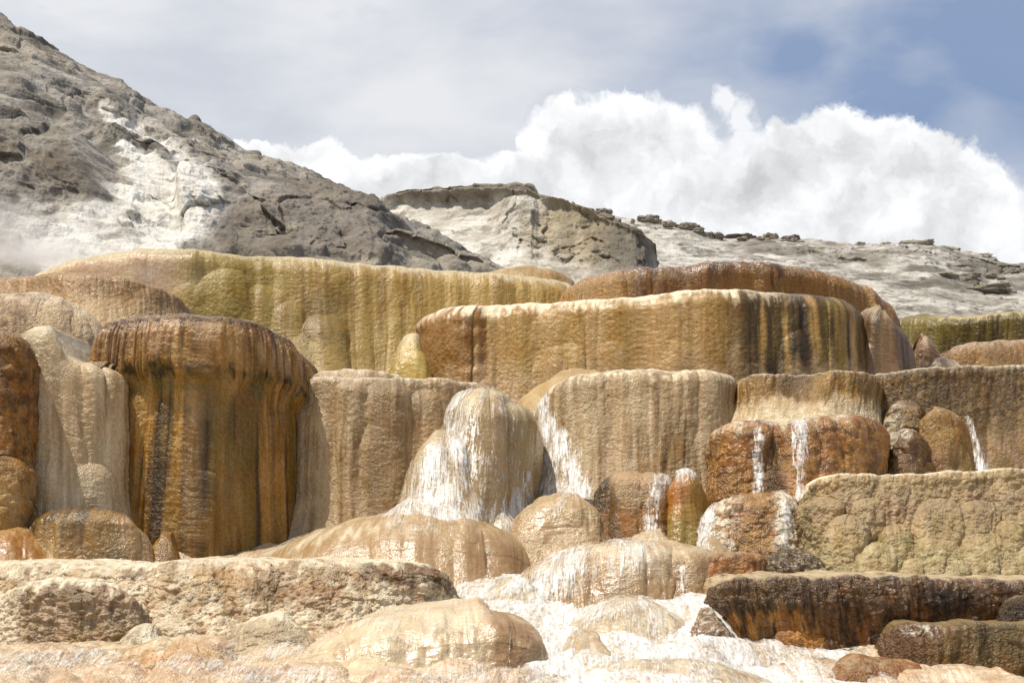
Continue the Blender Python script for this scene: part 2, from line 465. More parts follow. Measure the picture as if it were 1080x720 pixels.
def veil(g, pts, lift=0.028, soft=0.8, jag=0.45, dens=1.0, pad=1.6, name='water'):
    """a sheet of running water that follows a terrace it flows down"""
    r = pline(g.px, g.py, pts)
    ok = (r < pad) & (g.vm > -0.6)
    if ok.sum() < 20: return None
    rr = np.where(ok.any(1))[0]; cc = np.where(ok.any(0))[0]
    a, b, c, d = max(rr[0] - 1, 0), rr[-1] + 2, max(cc[0] - 1, 0), cc[-1] + 2
    P, n, um, vm, r = g.P[a:b, c:d], g.n[a:b, c:d], g.um[a:b, c:d], g.vm[a:b, c:d], r[a:b, c:d]
    f = (1 - sstep(1 - soft, 1 + soft, r + jag * fbm(um / 0.1, vm / 0.45, 5.5, 4))) * np.clip(.85 + .5 * fbm(um / .22, vm / .4, 3.5, 4), .2, 1.1)
    th = lift * f * (0.8 + 0.5 * fbm(um / 0.05, vm / 0.3, 2.1, 3)) + 0.004 - 0.05 * sstep(0.9 * pad, pad * 1.15, r)
    o = grid_mesh(name, P + n * th[..., None], M_WATER, dict(foam=f * dens, flow=np.stack([um, vm, 0 * um], -1)))
    return tag(o, kind='structure')


CREAM, PALE, WHITE = col('#d9c3a0'), col('#e6d8c0'), col('#efe8dc')
TAN, BEIGE, GREIGE = col('#c2a273'), col('#cdb592'), col('#b9a68a')
GOLD, OCHRE, ORANGE, RUST = col('#b98d3e'), col('#9c6a22'), col('#b06a22'), col('#8a4512')
BROWN, DARK, DEEP = col('#6e4a22'), col('#48301a'), col('#2c2014')
OLIVE, MOSS = col('#8f8038'), col('#5c5226')

# -- far tier -------------------------------------------------------------------------------
terrace('travertine_terrace', 'long olive and honey coloured back terrace under the grey left hill', 'terrace',
        [(8, 290, 28.5), (26, 276, 28.2), (60, 264, 28), (110, 257, 27.5), (160, 254, 27.5), (210, 258, 27.6), (262, 264, 28), (300, 264, 28.2), (340, 268, 28.4), (400, 272, 28.6), (440, 277, 28.8), (500, 281, 29), (560, 286, 29.2), (606, 292, 29.6)],
        [(8, 340, 28), (300, 405, 27.2), (606, 405, 28.6)],
        col('#bd9a55'), [
            (col('#d8b892'), .95, cols(0, 190, 30)), (col('#b58a62'), .5, mul(cols(60, 200, 30), streak(.45, .1))),
            (col('#a8924a'), .85, cols(185, 300, 22)), (col('#9a7a2c'), .6, mul(cols(205, 420, 30), streak(.5, .0, .4, 14))),
            (col('#c2a25c'), .7, cols(400, 620, 50)), (col('#8a6420'), .75, mul(cols(265, 560, 40), streak(.25, .18, .3, 16, 3))),
            (col('#6f5218'), .7, mul(spot(335, 345, 32, 45), streak(.2, -.1, .4, 14, 6))),
            (col('#cdb36c'), .6, mul(below(1.3, 2.0, .5, .5), cols(180, 420, 20), mottle(.5, 0, .5))),
            (col('#e6d8bd'), .85, mul(above(.05, .32, .25, .12), inv(cols(190, 300, 30)))), (col('#d9c58c'), .7, above(.0, .22, .25, .12))],
        M_SMOOTH, tone=.9, end=(3, 0.0), rx=.55, rz=.42, top=6, drapes=[(242, 312, 36, 40, .14), (272, 324, 30, 40, .12), (300, 336, 24, 60, .12), (345, 356, 30, 70, .2), (318, 364, 20, 40, .12), (395, 300, 40, 130, .10)],
        lobes=((1.3, .05, 5), (.25, .02, 9)), wet=.5, seed=1, scal=.2, rim=.2)
terrace('travertine_ledge', 'small low tan ledge peeking over the back terrace, left of the red-brown one', 'terrace',
        [(500, 284, 33), (530, 278, 32.6), (560, 276, 32.5), (590, 280, 32.6), (606, 286, 33)], [(500, 310, 32), (606, 310, 32)],
        col('#b7955c'), [(PALE, .6, above(0, .15, .2)), (col('#8e7032'), .5, streak(.4))], end=(1, 1), rx=.5, rz=.3, top=3, seed=2)
terrace('travertine_terrace', 'red-brown terrace with a glistening speckled crest, highest on the right at the back', 'terrace',
        [(586, 296, 29), (610, 285, 28.6), (650, 279, 28.4), (720, 274.5, 28.2), (760, 270, 28), (800, 271, 28), (850, 275, 28.2), (880, 281, 28.4), (920, 292, 28.8), (943, 304, 29.2), (950, 318, 29.5)],
        [(586, 345, 28.2), (950, 350, 28.6)],
        col('#916422'), [
            (col('#a57c44'), .8, cols(580, 668, 14)), (col('#4c2c16'), .85, mul(cols(664, 780, 12), streak(.3, -.12, .4, 8))),
            (col('#7e5218'), .6, cols(700, 860, 30)), (col('#3a2412'), .8, mul(cols(660, 860, 20), above(0, .35, .6, .1), streak(.12, -.1, .5, 4, 2))),
            (col('#9c6c28'), .7, cols(850, 960, 30)), (col('#b48848'), .5, mul(below(.5, 1, .4), streak(.2, 0, .4, 12, 4))),
            (col('#d8bda0'), .8, mul(above(-.02, .15, .3, .08), mottle(.05, .12, .3)))],
        M_CRUST, end=(1.5, 3), rx=.5, rz=.38, top=5, lobes=((.5, .05, 4), (.14, .022, 8)), wet=.8, seed=3, scal=.2, rim=.22)
terrace('travertine_terrace', 'dark olive fluted terrace at the far right edge below the pale slope', 'terrace',
        [(930, 328, 33), (965, 326, 32), (985, 330, 31.5), (1010, 331, 31), (1045, 327, 30.6), (1090, 325, 30.4), (1130, 325, 30.4)],
        [(930, 385, 32), (1130, 385, 30)],
        col('#776526'), [(col('#5a4c18'), .85, streak(.16, -.05, .3, 14)), (col('#8c7a34'), .6, cols(930, 1000, 15)),
                         (col('#332a12'), .7, mul(below(.25, .8), streak(.1, .1, .3, 14, 2))), (col('#cdbd86'), .8, mul(above(.0, .16, .2), cols(985, 1200, 20)))],
        M_FACE, end=(3, 0), rx=.35, rz=.25, top=6, lobes=((.5, .06, 6), (.13, .05, 14)), wet=.5, seed=4, scal=.12, rim=.14)
terrace('travertine_terrace', 'tan brown terrace at the right edge directly under the dark olive fluted one', 'terrace',
        [(985, 372, 26.6), (1000, 360, 26.2), (1030, 356, 26), (1060, 355, 26), (1100, 356, 26), (1130, 357, 26)],
        [(985, 400, 26), (1130, 405, 25.6)],
        col('#a07844'), [(BROWN, .7, streak(.2, .05, .35)), (col('#c6a888'), .75, above(0, .2, .25)), (DARK, .6, mul(above(-.1, .15, .3), mottle(.08, .1, .3)))],
        M_CRUST, end=(1.2, 0), rx=.35, rz=.3, top=5, wet=.6, seed=5, rim=.15)
terrace('travertine_mound', 'rounded brown mound between the golden terrace and the right edge tier', 'mound',
        [(958, 365, 26.6), (966, 350, 26), (978, 349, 25.8), (990, 355, 25.9), (999, 368, 26.2)], [(958, 405, 26), (1000, 405, 26)],
        col('#8e6c4c'), [(col('#6c4a30'), .6, streak(.2)), (BEIGE, .5, above(0, .15, .2))], M_FACE, end=(.5, .5), rx=.4, rz=.5, top=1.2, wet=.5, seed=6)
terrace('travertine_mound', 'small dark wet knob with pale flank behind the thin rim on the right', 'mound',
        [(968, 386, 25), (978, 377, 24.7), (1000, 373, 24.6), (1018, 377, 24.7), (1032, 388, 25)], [(968, 410, 24.6), (1032, 410, 24.6)],
        col('#8c7258'), [(DEEP, .8, mul(cols(960, 1002, 6), mottle(.12, -.1, .3))), (PALE, .6, cols(1004, 1040, 8))], M_CRUST, end=(.4, .4), rx=.35, rz=.4, top=1, wet=.9, seed=7)

# -- golden tier -----------------------------------------------------------------------------
terrace('travertine_terrace', 'long golden tan terrace in the middle, streaked dark brown near its right end', 'terrace',
        [(438, 344, 25.6), (448, 327, 25), (470, 319, 24.6), (500, 316, 24.5), (530, 315.5, 24.4), (600, 312, 24.3), (680, 308, 24.2), (720, 302, 24), (750, 299, 23.9), (800, 300, 23.9), (850, 303, 24), (890, 306, 24.2), (910, 314, 24.5), (917, 326, 24.8)],
        [(436, 470, 24.4), (520, 470, 23.9), (900, 470, 23.5), (922, 470, 23.8)],
        col('#ad8746'), [
            (col('#c2a06c'), .7, streak(.6, .05, .4, 10)), (col('#96662a'), .85, mul(cols(430, 514, 5, 4), streak(.35, -.25, .35, 12))),
            (col('#7a4a16'), .7, mul(cols(436, 514, 6, 4), streak(.12, .15, .25, 18, 3))),
            (col('#9a7434'), .6, mul(cols(640, 800, 25), streak(.4, .0, .35, 12, 5))),
            (col('#4a3616'), .9, mul(cols(770, 925, 26), streak(.22, -.3, .3, 14, 7))), (col('#2f2414'), .8, mul(cols(795, 925, 22), streak(.14, .06, .25, 16, 9), below(.05, .4))),
            (col('#7c6424'), .75, mul(cols(868, 900, 8), streak(.1, -.1, .3, 18, 2))),
            (col('#c6aa86'), .55, mul(below(1.15, 1.5, .5, .3), mottle(.4, -.1, .5))),
            (col('#f0e2cc') * 1.2, .9, mul(above(.02, .32, .4, .1), cols(430, 815, 40))), (col('#3c2a18'), .6, mul(cols(826, 930, 20), above(-.2, .3, .3), mottle(.07, -.05, .3)))],
        M_SMOOTH, end=(1.8, 2.2), rx=.45, rz=.34, top=5, drapes=[(476, 325, 40, 140, .30), (660, 318, 80, 160, .08), (765, 308, 80, 160, .10), (880, 318, 36, 130, .14), (595, 384, 34, 30, .10), (650, 376, 36, 40, .10), (720, 378, 34, 40, .10), (790, 374, 26, 40, .10), (850, 368, 30, 50, .1)],
        lobes=((1.2, .04, 6), (.17, .022, 10)), wet=.5, seed=8, scal=.15, rim=.2, key='golden')
terrace('travertine_mound', 'brown grey rounded end lobe adjoining the dark streaked end of the golden terrace', 'mound',
        [(900, 320, 25.6), (918, 319, 25), (935, 322, 24.8), (950, 330, 24.9), (960, 342, 25.2), (966, 362, 25.6)], [(900, 405, 24.8), (966, 405, 24.8)],
        col('#83684a'), [(col('#4e3a26'), .75, streak(.18, 0, .35, 12)), (col('#a08560'), .6, streak(.3, .1, .4, 10, 5)), (BEIGE, .45, above(0, .2, .3))],
        M_SMOOTH, end=(1, 1.4), rx=.45, rz=.4, top=2.5, lobes=((.5, .05, 6), (.15, .025, 10)), wet=.5, seed=9)
terrace('travertine_mound', 'small pale yellow dome at the left foot of the golden terrace', 'mound',
        [(402, 385, 24.4), (407, 364, 24.1), (417, 350, 24), (430, 345, 23.9), (444, 349, 24), (455, 362, 24.1), (461, 385, 24.4)], [(400, 430, 23.6), (464, 430, 23.6)],
        col('#c0a050'), [(col('#8f7228'), .5, streak(.25)), (PALE, .5, above(-.1, .25, .3))], M_SMOOTH, end=(.5, .5), rx=.45, rz=.9, top=.8, wet=.6, seed=10)

# -- upper left ------------------------------------------------------------------------------
terrace('travertine_terrace', 'tan terrace with a thin level brown rim at upper left, under the olive back terrace', 'terrace',
        [(-60, 292, 25.4), (0, 291, 25), (22, 290, 24.6), (34, 287, 24.2), (60, 284, 24), (100, 285, 23.8), (140, 289, 23.9), (175, 297, 24.2), (192, 304, 24.5), (198, 312, 24.8)],
        [(-60, 345, 24.6), (100, 348, 23.2), (200, 342, 24)],
        col('#b08a58'), [(col('#8a6636'), .7, mul(below(.05, .2, .2), above(.45, .8, .4), streak(.18, -.1, .4, 8))), (col('#c9ad84'), .75, below(.5, .75, .25, .2)),
                         (col('#5d4022'), .6, mul(above(.02, .14, .1), mottle(.06, 0, .3))), (PALE, .7, above(-.1, .05, .06))],
        M_FACE, end=(0, 2.2), rx=.2, rz=.12, top=3.5, lobes=((.4, .04, 5), (.1, .02, 9)), wet=.4, seed=11, rim=.12)
terrace('travertine_mound', 'broad pale beige mound with rough white crust at the upper left edge', 'mound',
        [(-60, 305, 22.2), (0, 301, 21.8), (30, 300, 21.6), (68, 304, 21.5), (92, 314, 21.6), (108, 328, 21.9), (117, 350, 22.3)],
        [(-60, 420, 21), (120, 420, 21)],
        col('#cbb08c'), [(col('#a3835c'), .6, streak(.35, .1, .4, 6)), (col('#6a4626'), .7, mul(spot(15, 325, 26, 22), mottle(.12, 0, .3))), (col('#e2d3bd'), .8, mul(above(.1, .5, .4), mottle(.25, -.1, .4))),
                         (col('#8d7356'), .5, mul(above(.3, .9, .4), mottle(.08, .12, .25)))],
        M_CRUST, end=(0, 1.3), rx=.7, rz=.7, top=2.5, drapes=[(40, 312, 46, 120, .22), (92, 326, 26, 90, .2)], lobes=((.6, .06, 5), (.16, .02, 7)), wet=.45, seed=12)
terrace('travertine_terrace', 'tall dark amber terrace with an overhanging fluted fringe, biggest on the left', 'terrace',
        [(104, 362, 20.1), (107, 342, 19.9), (114, 334.5, 19.8), (140, 331.5, 19.7), (180, 330, 19.6), (230, 331, 19.6), (268, 336, 19.8), (296, 349, 20.1), (312, 361, 20.4), (320, 374, 20.7), (325, 392, 21)],
        [(92, 610, 20), (180, 610, 19.4), (300, 610, 20.2), (322, 610, 20.9)],
        col('#966612'), [
            (col('#b07e24'), .75, streak(.35, .05, .35, 16)), (col('#664408'), .8, streak(.2, .1, .3, 18, 3)), (col('#b78a44'), .5, mul(streak(.14, .2, .25, 22, 6), below(.9, 1.3))),
            (col('#6b5a1c'), .6, mul(streak(.3, .12, .3, 16, 8), below(.8, 1.4))), (col('#2e1f0e'), .85, mul(streak(.13, .24, .22, 30, 11), below(.9, 1.3))),
            (col('#c9ac80'), .85, mul(cols(80, 134, 10), below(.8, 1.1, .3))), (col('#b9935e'), .7, mul(cols(190, 212, 8), below(.6, 1.2), mottle(.5, -.2, .4))),
            (col('#a37840'), .8, mul(above(.7, .95, .12, .08), streak(.13, -.05, .4, 10, 13))), (col('#c8a984'), .75, mul(above(.2, .55, .2), cols(100, 215, 24), mottle(.14, 0, .35))),
            (col('#4a2c12'), .75, mul(above(.5, .8, .2), streak(.2, .1, .3, 10, 15))), (col('#4d5020'), .5, mul(below(.6, .8), above(1.0, 1.15), streak(.2, .1))),
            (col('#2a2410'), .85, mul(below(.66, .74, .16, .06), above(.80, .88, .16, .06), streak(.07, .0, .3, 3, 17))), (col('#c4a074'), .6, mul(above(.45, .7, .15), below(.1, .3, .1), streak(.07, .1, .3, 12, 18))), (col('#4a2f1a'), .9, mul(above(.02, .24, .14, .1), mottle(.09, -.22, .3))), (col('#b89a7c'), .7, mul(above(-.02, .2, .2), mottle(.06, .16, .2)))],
        M_FACE, end=(.2, .9), p=4, rx=.14, rz=.09, top=3.0, prof=[(0, 0), (.06, .04), (.14, .07), (.22, .08), (.275, .01), (.36, .0), (.6, .05), (1, .22)],
        lobes=((.8, .07, 10), (.22, .035, 16)), skirt=(.80, .055, .085), wet=.45, seed=13, rim=.12, tone=1.05, key='amber', scal=.08,
        drapes=[(200, 415, 15, 190, .10), (150, 430, 22, 170, .07), (255, 425, 28, 180, .06), (112, 395, 16, 210, .14), (290, 450, 20, 150, .06)])
terrace('travertine_columns', 'pale cream flowstone columns left of the tall dark amber terrace', 'flowstone',
        [(12, 372, 19.95), (22, 350, 19.55), (34, 341, 19.35), (46, 343, 19.35), (58, 357, 19.35), (72, 375, 19.40), (86, 382, 19.45), (97, 379, 19.45), (107, 385, 19.50), (116, 384, 19.50), (127, 389, 19.65), (134, 412, 19.95)],
        [(18, 560, 19.35), (80, 560, 18.95), (138, 560, 19.55)],
        col('#cdb38e'), [(col('#a98c66'), .65, streak(.2, .05, .35, 14)), (col('#e0d0b4'), .7, mul(streak(.3, .05, .4, 10, 4), inv(below(2.6, 3)))), (col('#5b4428'), .75, mul(spot(28, 450, 7, 80, .8), mottle(.15, -.1, .3))),
                         (col('#8c7050'), .6, mul(streak(.1, .25, .2, 20, 8))), (col('#eee4d4'), .8, mul(above(-.1, .12, .2), mottle(.1, 0, .4)))],
        M_FACE, end=(.7, .6), rx=.25, rz=.3, top=1.6, drapes=[(40, 352, 30, 220, .16), (72, 390, 24, 180, .10), (97, 386, 15, 120, .14), (120, 390, 16, 150, .14), (50, 500, 26, 60, .16), (100, 508, 30, 50, .14)],
        lobes=((.5, .05, 8), (.13, .018, 9)), wet=.4, seed=14, crest=.03, lp=.8)
terrace('travertine_terrace', 'rough dark rust-brown wall at the far left edge beside the cream columns', 'terrace',
        [(-70, 350, 18.7), (-10, 346, 18.6), (6, 345, 18.6), (20, 352, 18.8), (30, 366, 19.1)], [(-70, 600, 18), (24, 600, 18.3)],
        col('#94621c'), [(col('#5a3810'), .8, mottle(.18, .05, .25)), (col('#a87434'), .7, mul(mottle(.25, .12, .3, 4), below(.8, 1.6))), (col('#b98e50'), .8, mul(below(1.9, 2.3, .4, .3), mottle(.4, -.3, .4))), (col('#a88a66'), .6, mul(above(0, .2, .3), mottle(.1, 0, .3)))],
        M_CRUST, end=(0, .6), rx=.3, rz=.3, top=1.5, drapes=[(10, 360, 24, 170, .2), (2, 500, 26, 90, .3)], lobes=((.4, .07, 5), (.14, .03, 5)), knob=.03, knobsz=.14, wet=.55, seed=15)
terrace('travertine_mound', 'low olive brown lump with dark streaks at the foot of the cream columns', 'mound',
        [(18, 566, 18.5), (26, 546, 18.2), (38, 536, 18), (70, 533.5, 17.9), (110, 536, 17.9), (136, 540, 18), (150, 550, 18.1), (162, 568, 18.4), (178, 592, 18.8)],
        [(14, 625, 17.6), (185, 625, 17.8)],
        col('#9c7236'), [(col('#6b5320'), .8, streak(.25, -.05, .3, 6)), (col('#3a2812'), .7, mul(streak(.1, .15, .25, 8, 3), above(.5, .9))), (col('#c7a478'), .8, cols(132, 200, 10)), (col('#54381a'), .8, mul(above(-.1, .1, .12), mottle(.1, -.1, .3))), (col('#c09a60'), .6, mul(streak(.2, .2, .3, 6, 7)))],
        M_FACE, end=(.6, .9), rx=.3, rz=.2, top=1.2, lobes=((.35, .05, 5), (.1, .016, 8)), wet=.55, seed=16, rim=.1)
terrace('travertine_mound', 'smooth orange tan bulge at the left edge, beside the low olive brown lump', 'mound',
        [(-60, 552, 18.1), (-10, 549, 17.9), (15, 552, 17.85), (36, 560, 17.9), (60, 578, 17.95), (100, 606, 18)], [(-60, 630, 17), (100, 630, 17.3)],
        col('#b07c3c'), [(col('#8c5a20'), .6, streak(.3)), (col('#c9a06a'), .6, mul(above(0, .4, .4), mottle(.3)))], M_SMOOTH, end=(0, .2), rx=.4, rz=.4, top=.9, wet=.5, seed=17)
terrace('travertine_mound', 'small amber bulge low against the dark amber terrace, right of the olive brown lump', 'mound',
        [(140, 592, 18.7), (150, 570, 18.4), (166, 559, 18.3), (182, 562, 18.3), (194, 576, 18.5), (203, 598, 18.8)], [(138, 625, 18), (206, 625, 18)],
        col('#a0701e'), [(col('#6b4a14'), .6, streak(.2))], M_FACE, end=(.5, .5), rx=.3, rz=.5, top=.6, wet=.6, seed=18)

# -- middle tier -------------------------------------------------------------------------------
terrace('travertine_ledge', 'thin whitish ledge behind the greyish tan terrace left of the waterfall', 'terrace',
        [(322, 396, 21.9), (336, 389, 21.5), (370, 387.5, 21.4), (405, 389, 21.4), (425, 393, 21.6), (436, 400, 21.9)], [(322, 440, 21), (436, 440, 21)],
        col('#c4ac8c'), [(PALE, .8, above(0, .12, .1)), (col('#9a7a50'), .6, streak(.15))], M_FACE, end=(.6, .6), rx=.15, rz=.1, top=3, wet=.4, seed=19)
terrace('travertine_terrace', 'greyish tan terrace with two shoulder bulges, between the dark amber terrace and the waterfall', 'terrace',
        [(290, 410, 21.1), (312, 397, 20.8), (340, 394.5, 20.5), (380, 396, 20.5), (420, 396, 20.6), (455, 396.5, 20.7), (480, 399, 20.8), (510, 402, 20.9)],
        [(290, 590, 20.7), (340, 590, 20.2), (400, 590, 19.8), (510, 570, 20.4)],
        col('#b3966c'), [(col('#8d7250'), .7, streak(.25, .05, .35, 14)), (col('#c9b190'), .7, streak(.4, .1, .4, 10, 4)), (col('#9c8a76'), .7, mul(cols(285, 335, 14), mottle(.4, -.2, .4))), (col('#7d5f30'), .6, mul(streak(.12, .2, .25, 20, 7), cols(320, 440, 12))),
                         (col('#84653a'), .5, mul(cols(430, 500, 12), streak(.15, 0, .3, 10, 9), above(.6, 1))), (col('#efe4d0') * 1.2, .8, above(-.1, .12, .1))],
        M_FACE, end=(.3, .3), rx=.18, rz=.12, top=3, drapes=[(371, 415, 17, 160, .22), (406, 421, 27, 150, .26), (450, 430, 24, 120, .12)], lp=.9, lobes=((.6, .04, 9), (.13, .018, 10)), wet=.4, tone=.92, seed=20, rim=.10, key='tan')
terrace('travertine_mound', 'tall smooth waterfall dome in the centre, streaming with water', 'mound',
        [(456, 460, 20.1), (460, 440, 19.8), (465, 425, 19.6), (472, 412, 19.5), (484, 403.5, 19.45), (502, 400, 19.4), (524, 402, 19.4), (546, 406, 19.45), (560, 414, 19.6), (568, 428, 19.8), (573, 450, 20.1), (574, 475, 20.4)],
        [(440, 560, 19.4), (500, 565, 18.9), (562, 560, 19.8)],
        col('#bda379'), [(col('#9c8256'), .6, streak(.2, .05, .35, 18)), (col('#cdb890'), .7, streak(.25, .12, .4, 14, 4)), (col('#8e7a4c'), .5, mul(cols(505, 570, 14), streak(.12, .1, .3, 22, 6))), (col('#dccaa8'), .8, mul(above(.05, .5, .3), mottle(.3, -.15, .4)))],
        M_SMOOTH, end=(1.1, 1.3), p=2.2, rx=.8, rz=.55, top=1.6, drapes=[(505, 425, 34, 150, .22), (550, 436, 22, 150, .18)], lobes=((.4, .045, 14), (.1, .016, 18)), grain=.004, wet=.85, seed=21, key='dome')
terrace('travertine_mound', 'rounded wet shoulder bulge on the left of the waterfall dome, flaring into a white foot', 'mound',
        [(422, 525, 19.3), (426, 500, 19.2), (432, 476, 19.1), (441, 459, 19.03), (454, 451, 19), (470, 449, 18.98), (486, 452, 19), (496, 461, 19.05), (503, 482, 19.2), (508, 515, 19.4)],
        [(412, 572, 18.7), (455, 574, 18.35), (512, 572, 18.65)],
        col('#c4aa82'), [(col('#dccaac'), .6, streak(.2, .0, .4, 8)), (col('#9c8258'), .5, streak(.12, .1, .3, 12, 3)), (col('#e6dac4'), .6, mul(below(.7, 1.2, .3), mottle(.3, -.1, .4)))],
        M_SMOOTH, end=(.4, .4), p=3.4, rx=.4, rz=.35, top=.6, prof=[(0, 0), (.4, .02), (.7, .1), (1, .35)], lobes=((.3, .04, 6), (.1, .014, 10)), grain=.005, wet=.9, seed=53, key='shoulder')
terrace('travertine_mound', 'smooth beige dome half hidden behind the ribbed terrace right of the waterfall', 'mound',
        [(548, 402, 22.6), (562, 393, 22.2), (590, 384, 22), (612, 382, 22), (640, 384, 22), (668, 394, 22.4)], [(548, 440, 21.6), (668, 440, 21.6)],
        col('#bfa06c'), [(col('#a5844e'), .5, streak(.5)), (col('#cfb68a'), .5, mottle(.4))], M_SMOOTH, end=(.9, .9), rx=.6, rz=.5, top=1.2, lobes=((.7, .04, 5),), grain=.005, wet=.4, seed=22)
terrace('travertine_terrace', 'finely ribbed beige terrace right of the central waterfall dome', 'terrace',
        [(566, 418, 20.9), (574, 405, 20.6), (590, 396, 20.4), (612, 390.5, 20.3), (645, 388, 20.2), (680, 386, 20.2), (712, 387.5, 20.2), (745, 387, 20.2), (768, 389.5, 20.3), (779, 398, 20.6), (784, 415, 20.9)],
        [(570, 528, 19.9), (680, 528, 19.5), (778, 528, 20)],
        col('#b99c74'), [(col('#94774c'), .8, streak(.1, .05, .3, 14)), (col('#cdb693'), .75, streak(.16, .1, .35, 12, 4)), (col('#6a4c22'), .85, mul(cols(662, 725, 8), below(.75, 1.3, .3), streak(.09, 0, .25, 14, 7))), (col('#a27c3c'), .7, mul(cols(655, 740, 10), below(.6, 1.4, .3), streak(.1, .05, .3, 14, 9))),
                         (col('#a9967c'), .6, mul(cols(725, 780, 10), streak(.2, -.1, .4))), (col('#efe4d0') * 1.25, .85, mul(above(.05, .22, .3, .07), mottle(.12, -.1, .4)))],
        M_FACE, end=(1, 1), rx=.3, rz=.22, top=2.6, drapes=[(610, 398, 34, 150, .10), (690, 393, 48, 150, .12), (755, 394, 24, 150, .16)], lobes=((.4, .04, 10), (.11, .034, 14)), wet=.45, tone=.9, seed=23, key='ribbed', rim=.12)
terrace('travertine_terrace', 'short golden brown flared block with white skirt above the orange block on the right', 'terrace',
        [(772, 412, 20.7), (780, 398, 20.4), (790, 394, 20.2), (815, 393, 20.1), (842, 396, 20.2), (858, 393, 20.1), (885, 390, 20.05), (910, 390, 20.1), (926, 393, 20.3), (931, 405, 20.7)],
        [(760, 462, 19.8), (850, 462, 19.3), (930, 462, 19.7)],
        col('#a07a3e'), [(col('#5a4020'), .85, mul(cols(820, 858, 8), streak(.2, -.2, .3))), (col('#7a5a28'), .7, streak(.15, .1, .3, 6)), (col('#3e2c16'), .7, mul(above(.0, .12, .2), mottle(.1, 0, .25))), (col('#cfb893'), .85, below(.42, .62, .3, .12)), (col('#e4d8c2'), .8, mul(below(.55, .8, .25), mottle(.12, -.1, .4))), (PALE * 1.3, .85, above(-.1, .08, .05))],
        M_CRUST, end=(.7, .8), rx=.06, rz=.045, top=2.0, flute=.03, prof=[(0, .02), (.08, .04), (.3, 0), (.55, .0), (.8, .05), (1, .2)], lobes=((.35, .05, 5), (.12, .02, 6)), wet=.4, seed=24, rim=.07)
terrace('travertine_terrace', 'brownish grey level terrace at the right edge above the pale knobbly one', 'terrace',
        [(905, 400, 20.9), (920, 393, 20.8), (950, 389, 20.7), (990, 386, 20.6), (1030, 385, 20.6), (1060, 385, 20.6), (1100, 386, 20.6), (1140, 387, 20.6)],
        [(905, 520, 20.4), (1140, 520, 20)],
        col('#92764c'), [(col('#66502e'), .8, streak(.15, .0, .3, 7)), (col('#b79a72'), .65, mul(below(.8, 1.2, .3), streak(.2, 0, .4))), (col('#4c3a22'), .75, mul(above(.6, 1.1, .4), mottle(.1, .02, .25))), (col('#a78876'), .5, mul(below(.9, 1.4), mottle(.3))), (col('#f2e8d6') * 1.2, .85, above(-.1, .10, .06))],
        M_CRUST, end=(.6, 0), rx=.06, rz=.04, top=4.5, flute=.03, prof=[(0, 0), (.05, .03), (.12, 0), (.5, .02), (1, .12)], lobes=((.4, .04, 6), (.1, .02, 6)), wet=.35, seed=25, rim=.08, key='grey')

# -- right cluster -----------------------------------------------------------------------------
terrace('travertine_mound', 'large orange-brown block with white water stripes, right of the ribbed beige terrace', 'mound',
        [(748, 482, 19.6), (751, 460, 19.3), (759, 448, 19.1), (775, 441, 19), (796, 440, 18.95), (815, 443, 18.95), (840, 441, 18.9), (865, 438, 18.9), (895, 435, 18.9), (920, 438, 19), (932, 447, 19.2), (938, 465, 19.5)],
        [(752, 545, 19), (850, 545, 18.5), (938, 535, 19.1)],
        col('#a06a24'), [(col('#7c4a14'), .8, streak(.2, .05, .3, 5)), (col('#b98236'), .6, mottle(.2, .05, .3)), (col('#4e3414'), .8, mul(cols(806, 826, 6), below(.15, .4))), (col('#5c3612'), .7, mul(cols(855, 930, 12), mottle(.15, .05, .3))), (col('#e8dcc8'), .9, mul(above(.0, .22, .3, .08), cols(752, 900, 14), mottle(.12, -.15, .4)))],
        M_CRUST, end=(.7, .8), rx=.3, rz=.22, top=1.2, drapes=[(780, 452, 30, 120, .16), (842, 450, 24, 120, .16), (895, 444, 40, 120, .2)], lobes=((.35, .06, 5), (.12, .026, 5)), knob=.02, knobsz=.12, wet=.75, seed=26, key='block')
terrace('travertine_lump', 'dark lump with a white crusted left side beneath the brownish grey terrace', 'mound',
        [(934, 440, 20.3), (940, 424, 20), (955, 419, 19.9), (970, 421, 19.9), (978, 432, 20.1)], [(934, 475, 19.7), (978, 475, 19.7)],
        col('#8a6a34'), [(DARK, .6, mottle(.15, .05, .3)), (WHITE, .6, mul(cols(930, 950, 6), mottle(.12, .0, .3)))], M_CRUST, end=(.3, .3), rx=.2, rz=.2, top=.6, knob=.05, wet=.8, seed=27)
terrace('travertine_lump', 'mustard brown block with a rusty foot standing left of a thin white stream', 'mound',
        [(966, 452, 20), (971, 434, 19.7), (984, 427, 19.6), (1003, 428, 19.6), (1018, 434, 19.7), (1023, 455, 20)], [(964, 515, 19.4), (1026, 515, 19.4)],
        col('#9a6e26'), [(col('#6c5a1e'), .7, mul(below(.4, .8, .3), cols(995, 1030, 8))), (col('#7c4214'), .7, mul(below(.5, .8, .3), cols(960, 1000, 8))), (col('#cbb388'), .6, above(0, .1, .2)), (BROWN, .5, mottle(.12, .1, .3))], M_CRUST, end=(.35, .35), rx=.22, rz=.2, top=.8, lobes=((.3, .05, 4), (.1, .02, 5)), wet=.75, seed=28)
terrace('travertine_lump', 'dark glistening wet lump between the orange block and the mustard brown block', 'mound',
        [(938, 475, 19.7), (944, 458, 19.45), (958, 450, 19.35), (972, 451, 19.35), (982, 462, 19.5)], [(938, 512, 19.2), (984, 512, 19.2)],
        col('#74501e'), [(DARK, .6, mottle(.15)), (WHITE, .8, mul(above(-.05, .15, .3), mottle(.08, .0, .25)))], M_CRUST, end=(.3, .3), rx=.25, rz=.25, top=.6, knob=.06, knobsz=.14, wet=1, seed=29)
